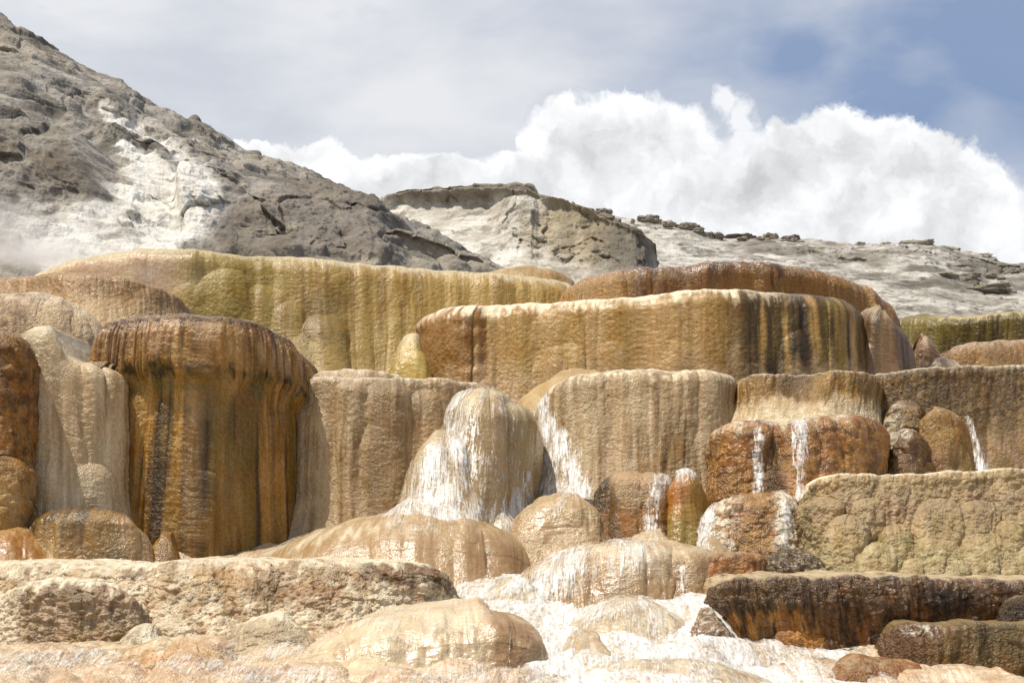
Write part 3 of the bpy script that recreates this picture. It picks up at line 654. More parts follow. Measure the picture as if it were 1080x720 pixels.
terrace('travertine_lump', 'brown and beige lump with a dark mossy left corner, below the ribbed terrace', 'mound',
        [(624, 520, 19.2), (629, 503, 19), (640, 497.5, 18.9), (665, 496, 18.8), (690, 497, 18.8), (708, 503, 18.9), (714, 525, 19.2)], [(624, 590, 18.6), (712, 590, 18.5)],
        col('#9c7444'), [(col('#bfa07a'), .8, mul(above(.25, .6, .3), cols(640, 720, 10))), (col('#4a3a1c'), .9, mul(cols(610, 645, 7), above(.5, .8, .3))), (col('#a56a2c'), .7, mul(below(.35, .6, .3), mottle(.2, -.1, .3))), (col('#4b3319'), .6, mul(cols(640, 655, 6), below(.2, .5)))], M_CRUST, end=(.5, .4), rx=.25, rz=.2, top=1,
        drapes=[(668, 512, 24, 70, .22), (690, 506, 18, 80, .2)], lobes=((.3, .06, 4), (.1, .025, 5)), wet=.65, seed=30, key='lump1')
terrace('travertine_lump', 'mustard gold pointed boulder ringed by white water in the middle of the cascade', 'mound',
        [(697, 520, 18.8), (702, 502, 18.55), (714, 495, 18.45), (730, 494, 18.4), (744, 499, 18.5), (752, 515, 18.8)], [(712, 575, 18.2), (736, 575, 18.3)],
        col('#a87a26'), [(col('#b9641e'), .6, mul(cols(695, 722, 8), above(.3, .6, .3))), (col('#8a7424'), .6, below(.35, .7, .2)), (WHITE, .8, mul(above(-.1, .08, .12), mottle(.1, -.1, .3)))], M_FACE, end=(.4, .4), rx=.28, rz=.25, top=.7, lobes=((.3, .04, 4), (.1, .015, 5)), wet=.9, seed=31, key='heart')
terrace('travertine_mound', 'wet orange lump covered in white glints, below the large orange block', 'mound',
        [(738, 545, 18.5), (745, 530, 18.2), (757, 524, 18), (780, 520, 17.9), (805, 519, 17.9), (828, 517, 17.9), (843, 518, 18), (849, 532, 18.3)], [(738, 600, 17.6), (849, 600, 17.6)],
        col('#a37032'), [(col('#6e4416'), .8, mottle(.14, .05, .3)), (col('#c59a60'), .6, mottle(.1, .15, .3, 4)), (col('#3a2412'), .8, mul(cols(832, 852, 5), mottle(.3, -.3, .4))), (WHITE, .9, mul(cols(738, 775, 14), mottle(.09, .0, .25))), (WHITE, .9, mul(cols(818, 835, 6), mottle(.1, -.15, .3)))], M_CRUST, end=(.4, .4), rx=.28, rz=.22, top=.8, lobes=((.3, .06, 4), (.1, .03, 3)), knob=.03, knobsz=.1, wet=.9, seed=32, key='wet')
terrace('travertine_terrace', 'pale greenish grey knobbly terrace at the right, bulbous at its foot', 'terrace',
        [(840, 548, 18.2), (846, 522, 17.9), (855, 509, 17.75), (868, 502, 17.65), (884, 498, 17.6), (915, 499.5, 17.55), (960, 499, 17.5), (1005, 497, 17.5), (1040, 495, 17.5), (1080, 494, 17.5), (1130, 494, 17.5)],
        [(836, 640, 17.6), (900, 640, 16.9), (1130, 640, 16.8)],
        col('#b39a72'), [(col('#94805a'), .6, mottle(.2, .05, .3)), (col('#c3ad84'), .55, streak(.3, .08, .4, 4)), (col('#a38a74'), .6, mul(above(.6, .9, .3), below(.15, .3), mottle(.35, 0, .4))), (col('#9c9064'), .5, mul(below(.7, 1.1, .4), mottle(.3, -.1, .4))), (col('#cabf98'), .6, mul(below(.8, 1.2, .3), mottle(.12, .1, .3))), (col('#6b5c36'), .6, mul(cols(838, 860, 6), mottle(.1))), (col('#f2e8d6') * 1.2, .85, above(-.1, .10, .06))],
        M_CRUST, end=(.5, 0), rx=.07, rz=.045, top=3.4, flute=.03, prof=[(0, 0), (.04, .04), (.1, .0), (.3, .0), (.6, .1), (1, .35)],
        drapes=[(890, 562, 24, 60, .3), (925, 592, 26, 40, .3), (868, 540, 20, 70, .22), (945, 568, 20, 50, .18), (992, 548, 28, 60, .18), (985, 588, 30, 50, .26), (1035, 590, 40, 40, .24), (1085, 590, 24, 40, .2), (1005, 605, 22, 30, .26), (960, 604, 20, 30, .26), (1030, 545, 22, 40, .14), (915, 540, 18, 30, .14), (1060, 565, 20, 30, .16)],
        lobes=((.3, .04, 3), (.1, .02, 3)), knob=.014, knobsz=.09, grain=.02, gsz=.08, wet=.25, seed=33, dp=.6, rim=.07)
terrace('travertine_lump', 'small rust orange block with a grey top beside the dark wet rubble', 'mound',
        [(719, 608, 17.2), (723, 594, 17), (732, 586, 16.85), (755, 582, 16.8), (785, 581, 16.8), (806, 582.5, 16.9), (813, 595, 17.1)], [(719, 645, 16.6), (813, 645, 16.6)],
        col('#a0641a'), [(col('#6b4010'), .7, mottle(.18, .05, .3)), (col('#b87a24'), .7, mul(cols(728, 745, 5), below(.1, .3))), (col('#b0926c'), .85, above(.0, .1, .12)), (col('#a58a64'), .8, cols(715, 728, 5))], M_CRUST, end=(.35, .3), rx=.16, rz=.1, top=.8, lobes=((.25, .04, 4), (.08, .02, 4)), wet=.6, seed=34, rim=.08)
terrace('travertine_lump', 'black-brown glistening wet rubble lump under the pale knobbly terrace', 'mound',
        [(796, 592, 17.3), (806, 582, 17.1), (826, 578, 17), (850, 577, 17), (866, 584, 17.05), (880, 598, 17.3)], [(796, 635, 16.7), (884, 635, 16.7)],
        col('#66502c'), [(DARK, .7, mottle(.12, 0, .3)), (WHITE, .4, mul(mottle(.06, .25, .15)))], M_CRUST, end=(.4, .4), rx=.3, rz=.25, top=.6, knob=.07, knobsz=.13, lobes=((.2, .06, 2), (.08, .03, 2)), wet=1, seed=35)

# -- bottom right --------------------------------------------------------------------------------
terrace('travertine_terrace', 'dark brown terrace with rust orange drips under its rim at lower right', 'terrace',
        [(746, 640, 15.7), (750, 622, 15.4), (757, 613, 15.25), (780, 609.5, 15.15), (820, 608.5, 15.1), (880, 608, 15.05), (940, 608, 15), (1000, 610, 15), (1060, 611.5, 15), (1130, 612, 15)],
        [(772, 735, 15.3), (850, 735, 14.95), (1130, 735, 14.8)],
        col('#6a451a'), [(col('#46301a'), .8, mul(above(.35, .55, .3), mottle(.14, -.1, .3))), (col('#7c6242'), .6, mul(above(.3, .5), streak(.12, .1, .3, 3))), (col('#bd7c16'), .95, mul(below(.36, .5, .3, .08), cols(755, 872, 12), streak(.09, -.3, .3, 7))), (col('#8a5414'), .85, mul(below(.38, .55, .3), streak(.14, -.1, .3, 6, 5))),
                         (col('#22180e'), .8, mul(streak(.1, .22, .2, 7, 8), below(.15, .4))), (col('#1c140c'), .7, mul(spot(1005, 635, 30, 14))), (col('#d8c4a4'), .85, mul(above(-.1, .07, .1, .06), mottle(.1, -.3, .4)))],
        M_CRUST, end=(.4, 0), rx=.06, rz=.04, top=2.4, flute=.04, prof=[(0, 0), (.05, .04), (.14, .02), (.3, .0), (.4, -.05), (.7, -.06), (1, .04)], skirt=(.36, .1, .05),
        lobes=((.35, .05, 4), (.10, .035, 7)), knob=.025, knobsz=.12, wet=.6, seed=36, tone=1.0, steps=(.12, .03), rim=.07)
terrace('travertine_ledge', 'small dark ledge with a pale edge at the right border under the dark rim', 'terrace',
        [(1050, 644, 14.9), (1058, 632, 14.75), (1075, 629, 14.7), (1130, 628, 14.7)], [(1050, 680, 14.6), (1130, 680, 14.5)],
        col('#4a3218'), [(DEEP, .6, mottle(.12)), (col('#a8906a'), .7, above(-.1, .05, .06))], M_CRUST, end=(.3, 0), rx=.12, rz=.1, top=.6, wet=.5, seed=37)
terrace('travertine_terrace', 'olive brown terrace in the lower right corner, below the dark brown one', 'terrace',
        [(922, 682, 14.7), (930, 668, 14.5), (942, 660, 14.4), (965, 657.5, 14.35), (1010, 659, 14.3), (1050, 658, 14.3), (1130, 656, 14.3)], [(922, 760, 14.1), (1130, 760, 14)],
        col('#765420'), [(col('#56451c'), .8, mottle(.2, 0, .3)), (col('#8c6a2c'), .6, streak(.15, .1, .3, 6)), (col('#6a3a14'), .7, cols(915, 990, 16)), (WHITE, .85, mul(spot(975, 664, 20, 6), mottle(.06, .05, .2))), (col('#b39a6c'), .6, above(-.1, .07, .08))],
        M_CRUST, end=(.4, 0), rx=.08, rz=.06, top=.9, flute=.03, lobes=((.3, .05, 4), (.1, .025, 5)), wet=.6, seed=38, tone=.85, steps=(.2, .03), rim=.1)
terrace('travertine_mound', 'orange brown shelf with pale crust along the bottom edge at right', 'mound',
        [(838, 722, 14.1), (856, 705, 13.9), (880, 696, 13.8), (915, 694, 13.75), (955, 695, 13.8), (985, 702, 13.9), (1012, 716, 14.1)], [(838, 775, 13.4), (1012, 775, 13.4)],
        col('#946232'), [(col('#c2a478'), .7, mul(above(.0, .2, .3), mottle(.12, -.05, .3))), (RUST, .5, mottle(.2, .1, .3))], M_CRUST, end=(.5, .5), rx=.35, rz=.2, top=.6, knob=.03, knobsz=.14, wet=.7, seed=39)
terrace('travertine_lump', 'small wet brown lump in the white water, tucked left of the dark brown terrace', 'mound',
        [(724, 660, 15.3), (730, 648, 15.1), (742, 643, 15), (758, 644, 15), (768, 655, 15.2)], [(722, 690, 14.7), (772, 690, 14.7)],
        col('#8e6c4c'), [(DARK, .6, mottle(.1, .05, .3)), (WHITE, .7, mottle(.07, .15, .2))], M_CRUST, end=(.3, .3), rx=.3, rz=.25, top=.5, knob=.05, knobsz=.12, wet=1, seed=40)
terrace('travertine_lump', 'low frothy brown hump at the foot of the dark brown terrace, beside the white flow', 'mound',
        [(722, 692, 14.7), (735, 680, 14.5), (755, 674, 14.4), (778, 678, 14.4), (792, 692, 14.6)], [(722, 722, 14.2), (794, 722, 14.2)],
        col('#a48562'), [(WHITE, .8, mottle(.08, .0, .25)), (BROWN, .5, mottle(.12, .15, .3))], M_CRUST, end=(.3, .3), rx=.35, rz=.25, top=.5, knob=.05, knobsz=.12, wet=1, seed=41)

# -- central cascade -------------------------------------------------------------------------------
terrace('travertine_mound', 'big smooth tan mound below the waterfall, widest of the central domes', 'mound',
        [(205, 592, 19.4), (240, 578, 19.1), (270, 568, 18.9), (300, 557, 18.7), (350, 543, 18.45), (400, 534, 18.3), (440, 530, 18.2), (475, 530.5, 18.2), (515, 534.5, 18.25), (542, 544, 18.4), (562, 560, 18.7), (573, 580, 19), (574, 600, 19.3)],
        [(200, 640, 18.2), (400, 640, 17.2), (520, 640, 17.2), (574, 640, 17.9)],
        col('#b89a74'), [(col('#d0b894'), .7, mul(above(.25, .8, .4), mottle(.5, -.1, .4))), (col('#a98558'), .6, mul(below(.5, 1, .4), streak(.4, .0, .4))), (col('#ece2d2'), .85, mul(above(.3, .7, .4), streak(.3, .12, .3, 3), cols(220, 520, 40))), (col('#9c7a50'), .6, mul(cols(490, 580, 14), below(.3, .8))), (col('#6d5436'), .7, flow([(508, 560, 1.2), (512, 585, 1.4), (514, 612, 1.2)], .6, .8))],
        M_SMOOTH, end=(1.2, 1.2), p=2.4, rx=1.05, rz=.62, top=1.2, drapes=[(430, 540, 74, 100, .16), (545, 560, 34, 90, .2), (340, 556, 60, 90, .14)], lobes=((.6, .05, 4), (.18, .016, 5)), grain=.006, gsz=.1, wet=.75, seed=42, key='big')
terrace('travertine_mound', 'low rounded beige mound right of the waterfall dome, touching the brown and beige lump', 'mound',
        [(528, 552, 19.3), (534, 538, 19.1), (548, 526, 18.9), (570, 519, 18.8), (592, 516, 18.75), (615, 517, 18.75), (632, 523, 18.85), (641, 537, 19.1), (643, 552, 19.3)], [(526, 600, 18.2), (644, 600, 18.2)],
        col('#c2a680'), [(col('#dcc8aa'), .7, mul(above(.1, .35, .3), mottle(.2, -.2, .4))), (col('#a88a66'), .5, mottle(.15, .1, .3))], M_FACE, end=(.7, .7), p=3.2, rx=.6, rz=.28, top=.8, lobes=((.4, .04, 4), (.14, .012, 4)), grain=.012, wet=.75, seed=43, key='low')
terrace('travertine_mound', 'wide wet beige mound streaked with falling water, below the brown and beige lump', 'mound',
        [(538, 618, 17.6), (545, 602, 17.4), (560, 589, 17.2), (580, 580, 17.05), (610, 574, 16.95), (650, 570, 16.9), (695, 567, 16.9), (730, 568, 16.95), (752, 574, 17.1), (770, 586, 17.3)],
        [(534, 665, 16.6), (640, 665, 16.2), (772, 655, 16.7)],
        col('#b7986e'), [(col('#d9c8ae'), .8, mul(above(.2, .45, .35), mottle(.2, -.15, .4))), (col('#8c6e48'), .6, mul(below(.3, .6, .3), streak(.12, .05, .3, 5))), (col('#e9dfd0'), .8, mul(cols(560, 700, 30), streak(.12, .0, .3, 6, 5), above(.4, .8, .3)))],
        M_FACE, end=(.7, .7), rx=.6, rz=.3, top=.9, drapes=[(600, 588, 44, 60, .12), (668, 592, 50, 60, .18), (735, 590, 26, 60, .18), (737, 620, 15, 25, .14), (565, 606, 26, 40, .12)], lobes=((.35, .05, 5), (.11, .022, 6)), wet=.85, seed=44, key='wide')

# -- lower left -----------------------------------------------------------------------------------------
terrace('travertine_terrace', 'crusty white and brown terrace with a flat top crossing the lower left', 'terrace',
        [(-80, 594, 15.9), (0, 593, 15.8), (40, 592, 15.75), (75, 591, 15.7), (98, 596, 15.7), (125, 597, 15.7), (165, 591.5, 15.65), (200, 590, 15.6), (260, 590.5, 15.6), (330, 591, 15.6), (395, 592, 15.6), (440, 595, 15.6), (465, 602, 15.75), (478, 612, 15.95), (484, 624, 16.2)],
        [(-80, 690, 15.1), (200, 690, 14.8), (400, 672, 14.9), (486, 665, 15.4)],
        col('#c4aa88'), [(col('#93704a'), .75, mottle(.16, .08, .25)), (col('#e6dccb'), .8, mottle(.22, -.02, .3, 5)), (col('#5c3f20'), .95, mul(cols(385, 472, 10), below(.0, .12, .2), above(.4, .55, .2), streak(.1, -.5, .3, 4))), (col('#7a5426'), .8, mul(below(.05, .16, .2), above(.25, .4, .2), streak(.22, .15, .25, 3, 21))), (col('#8f6c42'), .8, mul(below(.15, .3, .3), above(.6, .8, .3), cols(200, 390, 30), mottle(.15, 0, .25))), (col('#75501f'), .75, mul(spot(285, 622, 26, 16), mottle(.1, -.45, .4))), (col('#8c6028'), .7, mul(spot(335, 628, 26, 16), mottle(.08, -.4, .4))), (col('#b99049'), .6, mul(spot(235, 610, 30, 12), mottle(.1, -.4, .4))),
                         (col('#b8a58c'), .5, mottle(.08, .1, .25, 9)), (col('#f0e8da'), .8, mul(above(.02, .18, .25, .1), mottle(.15, -.15, .4)))],
        M_CRUST, end=(0, .9), rx=.3, rz=.14, top=1.6, prof=[(0, 0), (.3, .05), (.6, .1), (1, .4)], drapes=[(205, 618, 40, 50, .16), (265, 612, 34, 50, .2), (330, 610, 40, 50, .18), (425, 604, 50, 36, .2), (180, 632, 24, 40, .14), (365, 632, 30, 30, .12), (240, 645, 26, 30, .14)],
        lobes=((.4, .06, 2.5), (.13, .03, 2.5)), knob=.035, knobsz=.085, steps=(.13, .05), grain=.02, wet=.5, tone=1.14, seed=45, rim=.12)
terrace('travertine_mound', 'grey brown fringed mound with a white crest, in front of the crusty terrace', 'mound',
        [(-30, 640, 15.1), (-4, 622, 14.9), (12, 613, 14.8), (40, 610, 14.7), (75, 609, 14.65), (105, 609, 14.65), (128, 614, 14.7), (146, 624, 14.8), (158, 640, 15), (166, 656, 15.2)], [(-30, 705, 14.5), (166, 705, 14.4)],
        col('#b0967a'), [(col('#7a644a'), .75, streak(.1, .05, .3, 4)), (col('#8c765c'), .6, mottle(.1, 0, .3)), (col('#9a7a44'), .6, mul(below(.5, .7, .2), cols(60, 140, 14))), (col('#ece2d2'), .9, mul(above(.06, .22, .3, .06), mottle(.1, -.3, .4))), (col('#e2d6c4'), .7, cols(-20, 22, 10))],
        M_CRUST, end=(.5, .6), rx=.4, rz=.2, top=.8, lobes=((.35, .05, 4), (.09, .03, 5)), skirt=(.28, .1, .03), knob=.03, knobsz=.07, grain=.02, wet=.5, tone=1.15, seed=46, rim=.1)
terrace('travertine_mound', 'low white-crested mound with dark grey front at the foot of the crusty terrace', 'mound',
        [(236, 664, 14.8), (248, 653, 14.55), (270, 648, 14.45), (295, 647, 14.4), (320, 651, 14.5), (336, 664, 14.75)], [(234, 695, 14.1), (338, 695, 14.1)],
        col('#d2bfa4'), [(col('#a8947a'), .55, mul(below(.08, .2, .2), mottle(.1, -.15, .3))), (col('#efe7da'), .85, above(.02, .14, .2))], M_CRUST, end=(.4, .4), rx=.4, rz=.2, top=.5, knob=.03, knobsz=.1, grain=.012, wet=.5, seed=47)
terrace('travertine_mound', 'small pale knobbly hump beside the grey brown fringed mound', 'mound',
        [(112, 682, 14.5), (124, 668, 14.3), (145, 660, 14.2), (166, 662, 14.25), (182, 680, 14.5)], [(110, 708, 13.95), (184, 708, 13.95)],
        col('#cdbca2'), [(col('#8c765a'), .6, mottle(.1, .08, .3)), (WHITE, .6, mottle(.12, -.1, .4, 3))], M_CRUST, end=(.3, .3), rx=.35, rz=.25, top=.5, knob=.05, knobsz=.12, grain=.012, wet=.4, seed=48)
terrace('travertine_mound', 'pale mound ending in a round brown knob, in the middle foreground', 'mound',
        [(296, 690, 14.3), (312, 670, 14.05), (340, 656, 13.9), (380, 645, 13.8), (430, 637, 13.75), (480, 633, 13.7), (520, 633, 13.7), (550, 640, 13.8), (568, 655, 13.95), (577, 675, 14.2)], [(292, 745, 13.3), (430, 745, 12.9), (578, 740, 13.4)],
        col('#d6bfa2'), [(col('#e4d8c4'), .8, mul(mottle(.3, -.1, .4), inv(cols(516, 580, 10)))), (col('#a07c50'), .85, mul(cols(512, 574, 9), mottle(.4, -.35, .4))), (col('#755430'), .75, mul(spot(545, 690, 28, 26), mottle(.12, -.1, .3))), (col('#a58a68'), .5, mul(below(.4, .6, .2), mottle(.12, .05, .3)))],
        M_SMOOTH, end=(.6, .7), rx=.9, rz=.42, top=.7, drapes=[(540, 664, 34, 60, .22), (495, 660, 30, 50, .14), (400, 668, 40, 50, .12), (455, 656, 36, 50, .12), (345, 685, 26, 40, .12)], lobes=((.35, .05, 3), (.11, .02, 3)), grain=.008, wet=.9, tone=1.06, seed=49, key='knob')
terrace('travertine_mound', 'cream mound with an orange mineral stain along the bottom left edge', 'mound',
        [(-80, 686, 13.9), (0, 682, 13.7), (50, 681, 13.6), (110, 680, 13.55), (160, 675, 13.5), (205, 673, 13.5), (232, 678, 13.55), (248, 690, 13.75)], [(-80, 790, 13), (250, 790, 13)],
        col('#c8b294'), [(col('#8f7654'), .65, mottle(.12, .05, .25)), (col('#e5dac8'), .7, mottle(.2, 0, .3, 4)), (col('#c89454'), .7, mul(spot(185, 692, 52, 16, .5), mottle(.25, -.25, .4))), (col('#b07c40'), .5, mul(spot(160, 705, 55, 18), mottle(.12, 0, .3)))],
        M_CRUST, end=(0, .6), rx=.8, rz=.4, top=.8, drapes=[(40, 690, 50, 40, .1), (195, 682, 40, 40, .12), (110, 692, 40, 30, .1)], lobes=((.35, .05, 2.5), (.11, .03, 2.5)), knob=.035, knobsz=.085, steps=(.12, .04), grain=.013, wet=.6, tone=1.15, seed=50)
terrace('travertine_mound', 'smooth cream swell along the bottom edge, left of the white flow', 'mound',
        [(214, 716, 13.4), (240, 700, 13.2), (280, 692, 13.1), (330, 689, 13.05), (380, 690, 13), (430, 692, 13), (480, 698, 13.05), (520, 706, 13.15), (552, 720, 13.35)], [(214, 800, 12.5), (552, 800, 12.5)],
        col('#d8c2a4'), [(col('#e4d6c0'), .7, mottle(.25, -.05, .4)), (col('#ad8e68'), .5, mottle(.15, .1, .3)), (col('#8a6c48'), .6, mul(spot(490, 716, 22, 12), mottle(.1, -.1, .3)))], M_SMOOTH, end=(.6, .6), rx=.8, rz=.4, top=.6, drapes=[(300, 700, 40, 40, .12), (400, 704, 44, 40, .12), (470, 708, 26, 30, .14)], lobes=((.4, .05, 3), (.12, .016, 3)), grain=.008, wet=.9, tone=1.12, seed=51)
terrace('travertine_mound', 'flat pinkish crust at the left border on top of the crusty terrace', 'mound',
        [(-60, 592, 16.3), (0, 590, 16.2), (20, 591, 16.2), (36, 598, 16.4)], [(-60, 625, 16), (36, 625, 16)],
        col('#a8886e'), [(col('#7d5a44'), .6, mottle(.1)), (PALE, .6, mottle(.08, .1, .3))], M_CRUST, end=(0, .3), rx=.3, rz=.2, top=.5, knob=.03, wet=.4, seed=52)

# -- small swells that tie the tiers together
for lab, lip_, base_, c_, sd in [
        ('low cream foot spreading left from the big smooth mound under the greyish tan terrace', [(262, 590, 19.6), (290, 570, 19.4), (330, 556, 19.3), (372, 548, 19.2), (400, 552, 19.3)], [(250, 620, 18.8), (410, 600, 18.8)], '#cdb491', 61),
        ('white foaming foot spreading left under the shoulder of the waterfall dome', [(388, 552, 19), (402, 534, 18.8), (424, 521, 18.65), (450, 515, 18.6), (478, 518, 18.6), (500, 530, 18.7), (512, 550, 18.9)], [(376, 580, 18.2), (520, 580, 18.2)], '#cbb592', 69),
        ('pale wet swell between the waterfall dome and the low rounded beige mound', [(492, 556, 19.2), (506, 540, 19), (524, 533, 18.9), (542, 536, 18.95), (556, 552, 19.2)], [(486, 590, 18.5), (560, 590, 18.5)], '#dccbb0', 62),
        ('small cream wet swell at the foot of the brown and beige lump', [(648, 572, 18.4), (660, 560, 18.2), (684, 553, 18.1), (706, 555, 18.1), (722, 570, 18.35)], [(642, 600, 17.7), (728, 600, 17.7)], '#cfb798', 63),
        ('beige wet foot between the mustard gold boulder and the wet orange lump', [(722, 580, 18), (734, 562, 17.8), (748, 555, 17.7), (764, 562, 17.75), (780, 582, 18)], [(718, 610, 17.3), (786, 610, 17.3)], '#cdb48f', 64),
        ('white splashed swell low between the big smooth mound and the wide streaked mound', [(492, 628, 16.6), (512, 614, 16.4), (540, 608, 16.3), (566, 612, 16.35), (590, 628, 16.6)], [(484, 650, 15.9), (598, 650, 15.9)], '#dccbb2', 65),
        ('broad cream swell in the white flow under the wide streaked mound', [(590, 650, 15.6), (620, 636, 15.4), (664, 630, 15.3), (706, 632, 15.35), (740, 648, 15.6)], [(580, 675, 14.8), (750, 675, 14.8)], '#d9c6aa', 66),
        ('smooth rounded swell in the white flow right of the brown knob', [(572, 690, 14.2), (588, 672, 14), (612, 664, 13.9), (640, 668, 13.95), (662, 688, 14.2)], [(566, 715, 13.5), (668, 715, 13.5)], '#d0b797', 67),
        ('wide low cream swell along the bottom edge under the white flow', [(540, 730, 13), (600, 708, 12.8), (680, 697, 12.7), (760, 699, 12.75), (830, 714, 12.9), (862, 732, 13.1)], [(530, 790, 12.2), (870, 790, 12.2)], '#dac6aa', 68)]:
    base_ = [(a_, b_ + 28, d_ - .25) for a_, b_, d_ in base_]
    terrace('travertine_mound', lab, 'mound', lip_, base_, col(c_), [(col('#ecdfcc'), .7, mul(above(.05, .3, .3), mottle(.2, -.1, .4))), (col('#a88a64'), .45, mottle(.16, .12, .3))],
            M_SMOOTH, end=(.6, .6), rx=.5, rz=.3, top=.6, lobes=((.4, .045, 3), (.13, .02, 3)), grain=.008, wet=.95, tone=.92, seed=sd, key='swell%d' % sd)
# ------------------------------------------------------------------ the stream bed (ground) and the water on it
def bed_row(d):
    return np.interp(d, [9, 11, 12, 13, 14, 15, 16, 17, 18, 19, 20, 21, 24, 40], [790, 752, 728, 706, 684, 664, 641, 623, 607, 588, 570, 560, 545, 480])


def bed():
    xs = np.linspace(-10, 10, 760); ys = np.concatenate([np.linspace(9.5, 19.5, 460), np.linspace(19.6, 44, 50)])
    X, Y = np.meshgrid(xs, ys)
    X = X * np.where(Y > 19.5, 1 + (Y - 19.5) / 14, 1)
    Z = at(540, bed_row(Y), Y)[..., 2]
    pxx = X / Y / FW * 1080 + 540
    Z = Z - .04 - .2 * sstep(740, 820, pxx) * (1 - sstep(17, 19, Y))
    g = G(); g.seed = 0
    g.px, g.py = proj(np.stack([X, Y, Z], -1))
    # rounded flowstone humps, longest along the fall of the ground
    wx = X + .25 * fbm(X / .8, Y / .8, 3, 3)
    n = np.abs(perlin(wx / .85, Y / 1.2, 2.2)) * 1.7
    n2 = np.abs(perlin(wx / .32, Y / .5, 5.1)) * 1.7
    Z = Z + .20 * (np.clip(n, 0, 1.3) ** .8 - .5) + .045 * (np.sqrt(np.clip(n2, 0, 1.3) + .02) - .5)
    f1, f2, idv = voronoi(X / .28 + .3 * perlin(X * 3, Y * 3, 2), Y / .36, Z * 0)
    Z = Z + .02 * idv * np.sqrt(np.clip(1 - f1 * f1, 0, 1))
    # micro steps, level like little pools
    st = .035
    zz = Z / st + .5 * fbm(X / .15, Y / .15, 1, 3)
    Z = Z + .5 * st * (sstep(.25, .75, zz - np.floor(zz)) - (zz - np.floor(zz)))
    Z = Z + .008 * fbm(X / .06, Y / .06, 4, 4)
    P = np.stack([X, Y, Z], -1); g.P = P; g.um, g.vm, g.s = X, -Y, 0 * X
    m = paint(g, col('#d2b694'), [(col('#e6d6c0'), .75, mottle(.3, -.05, .4)), (col('#a5835c'), .5, mottle(.16, .15, .25)), (col('#c0996c'), .5, mottle(.5, .1, .3, 3)), (col('#c48e50'), .55, mul(spot(190, 695, 60, 18), mottle(.3, 0, .3)))]) * .68 * np.array([1.06, 1.01, .88])
    fl = np.stack([X, -Y, 0 * X], -1)
    o = grid_mesh('ground', P, M_CRUST, dict(mineral=m, wet=np.full(X.shape, .85), flow=fl), flip=True)
    tag(o, 'cream travertine ground of the cascade under the running water', kind='structure')
    g.px, g.py = proj(P)
    rivers = [([(585, 520, 22), (570, 560, 34), (590, 598, 44), (560, 618, 66), (610, 660, 90), (670, 690, 130), (710, 725, 190), (740, 780, 230)], 1.0),
              ([(640, 640, 40), (720, 648, 26), (770, 640, 14)], .8),
              ([(480, 622, 30), (520, 640, 40), (590, 650, 50)], .9), ([(250, 690, 16), (330, 676, 16), (420, 650, 18), (500, 630, 20)], .6), ([(0, 700, 14), (120, 690, 12), (250, 712, 14), (420, 720, 22), (560, 716, 30)], .6),
              ([(590, 585, 24), (660, 640, 60), (730, 690, 60)], .75)]
    f = np.zeros(X.shape)
    for pts, k in rivers:
        r = pline(g.px, g.py, pts) + .35 * fbm(X / .4, Y / .9, 6.6, 5)
        f = np.maximum(f, k * (1 - sstep(.55, 1.2, r)))
    rip = fbm(X / .09 + .5 * perlin(X / .2, Y / .2), Y / .22, 9, 4)
    f = f * np.clip(.95 + .5 * fbm(X / .4, Y / 1.1, 12, 4), .25, 1)
    W = np.stack([X, Y, Z + .012 + .016 * f * (.6 + rip) - .10 * (1 - sstep(0, .12, f))], -1)
    cut = slice(0, 470)
    w = grid_mesh('water', W[cut], M_WATER, dict(foam=f[cut], flow=np.stack([X * .55, -Y * .3 - Z * 1.6, 0 * X], -1)[cut]), flip=True)
    tag(w, 'white water rushing down the middle of the cascade', kind='structure')


bed()

# ------------------------------------------------------------------ falls and rivulets on the terraces
def fall(key, pts, **kw):
    if key in KEEP: return veil(KEEP[key], pts, **kw)

fall('dome', [(520, 404, 40), (515, 450, 45), (512, 500, 50)], dens=.5)
fall('dome', [(490, 404, 12), (484, 430, 16), (480, 455, 18)], dens=.85)
fall('dome', [(500, 440, 6), (504, 480, 14), (510, 520, 22), (515, 545, 26)], dens=.62)
fall('dome', [(555, 500, 6), (550, 520, 12), (545, 540, 20)], dens=.8)
fall('shoulder', [(484, 450, 12), (478, 470, 20), (470, 495, 34), (460, 520, 48), (455, 550, 62)], dens=.95)
fall('shoulder', [(496, 470, 8), (500, 500, 14), (500, 540, 24)], dens=.7)
fall('ribbed', [(569, 412, 8), (575, 440, 12), (584, 470, 18), (592, 500, 32), (594, 530, 44)], dens=1.0)
fall('big', [(330, 550, 22), (300, 566, 24), (270, 585, 20)], dens=.55)
fall('big', [(420, 530, 40), (470, 532, 30)], dens=.6)
fall('big', [(548, 548, 8), (560, 562, 8), (571, 585, 10)], dens=.9)
fall('low', [(600, 516, 20), (596, 530, 8), (582, 545, 6)], dens=.75)
fall('wide', [(600, 576, 30), (596, 600, 30), (575, 630, 34)], dens=.95)
fall('wide', [(660, 570, 34), (665, 585, 30)], dens=.85)
fall('wide', [(720, 600, 8), (724, 640, 10)], dens=.7)
fall('block', [(800, 440, 7), (800, 470, 6), (799, 530, 7)], dens=.85)
fall('block', [(843, 440, 10), (843, 470, 9), (845, 530, 8)], dens=.9)
fall('grey', [(1020, 440, 3), (1028, 465, 6), (1036, 500, 8)], dens=.95)
fall('grey', [(940, 468, 5), (940, 510, 8)], dens=.95)
fall('lump1', [(702, 499, 9), (694, 515, 10), (688, 545, 12), (684, 580, 14)], dens=.9)
fall('heart', [(722, 494, 16), (738, 497, 8)], dens=.9)
fall('wet', [(752, 524, 8), (745, 550, 9), (742, 590, 14)], dens=.95)
fall('wet', [(826, 518, 6), (828, 545, 6), (827, 570, 5)], dens=.85)
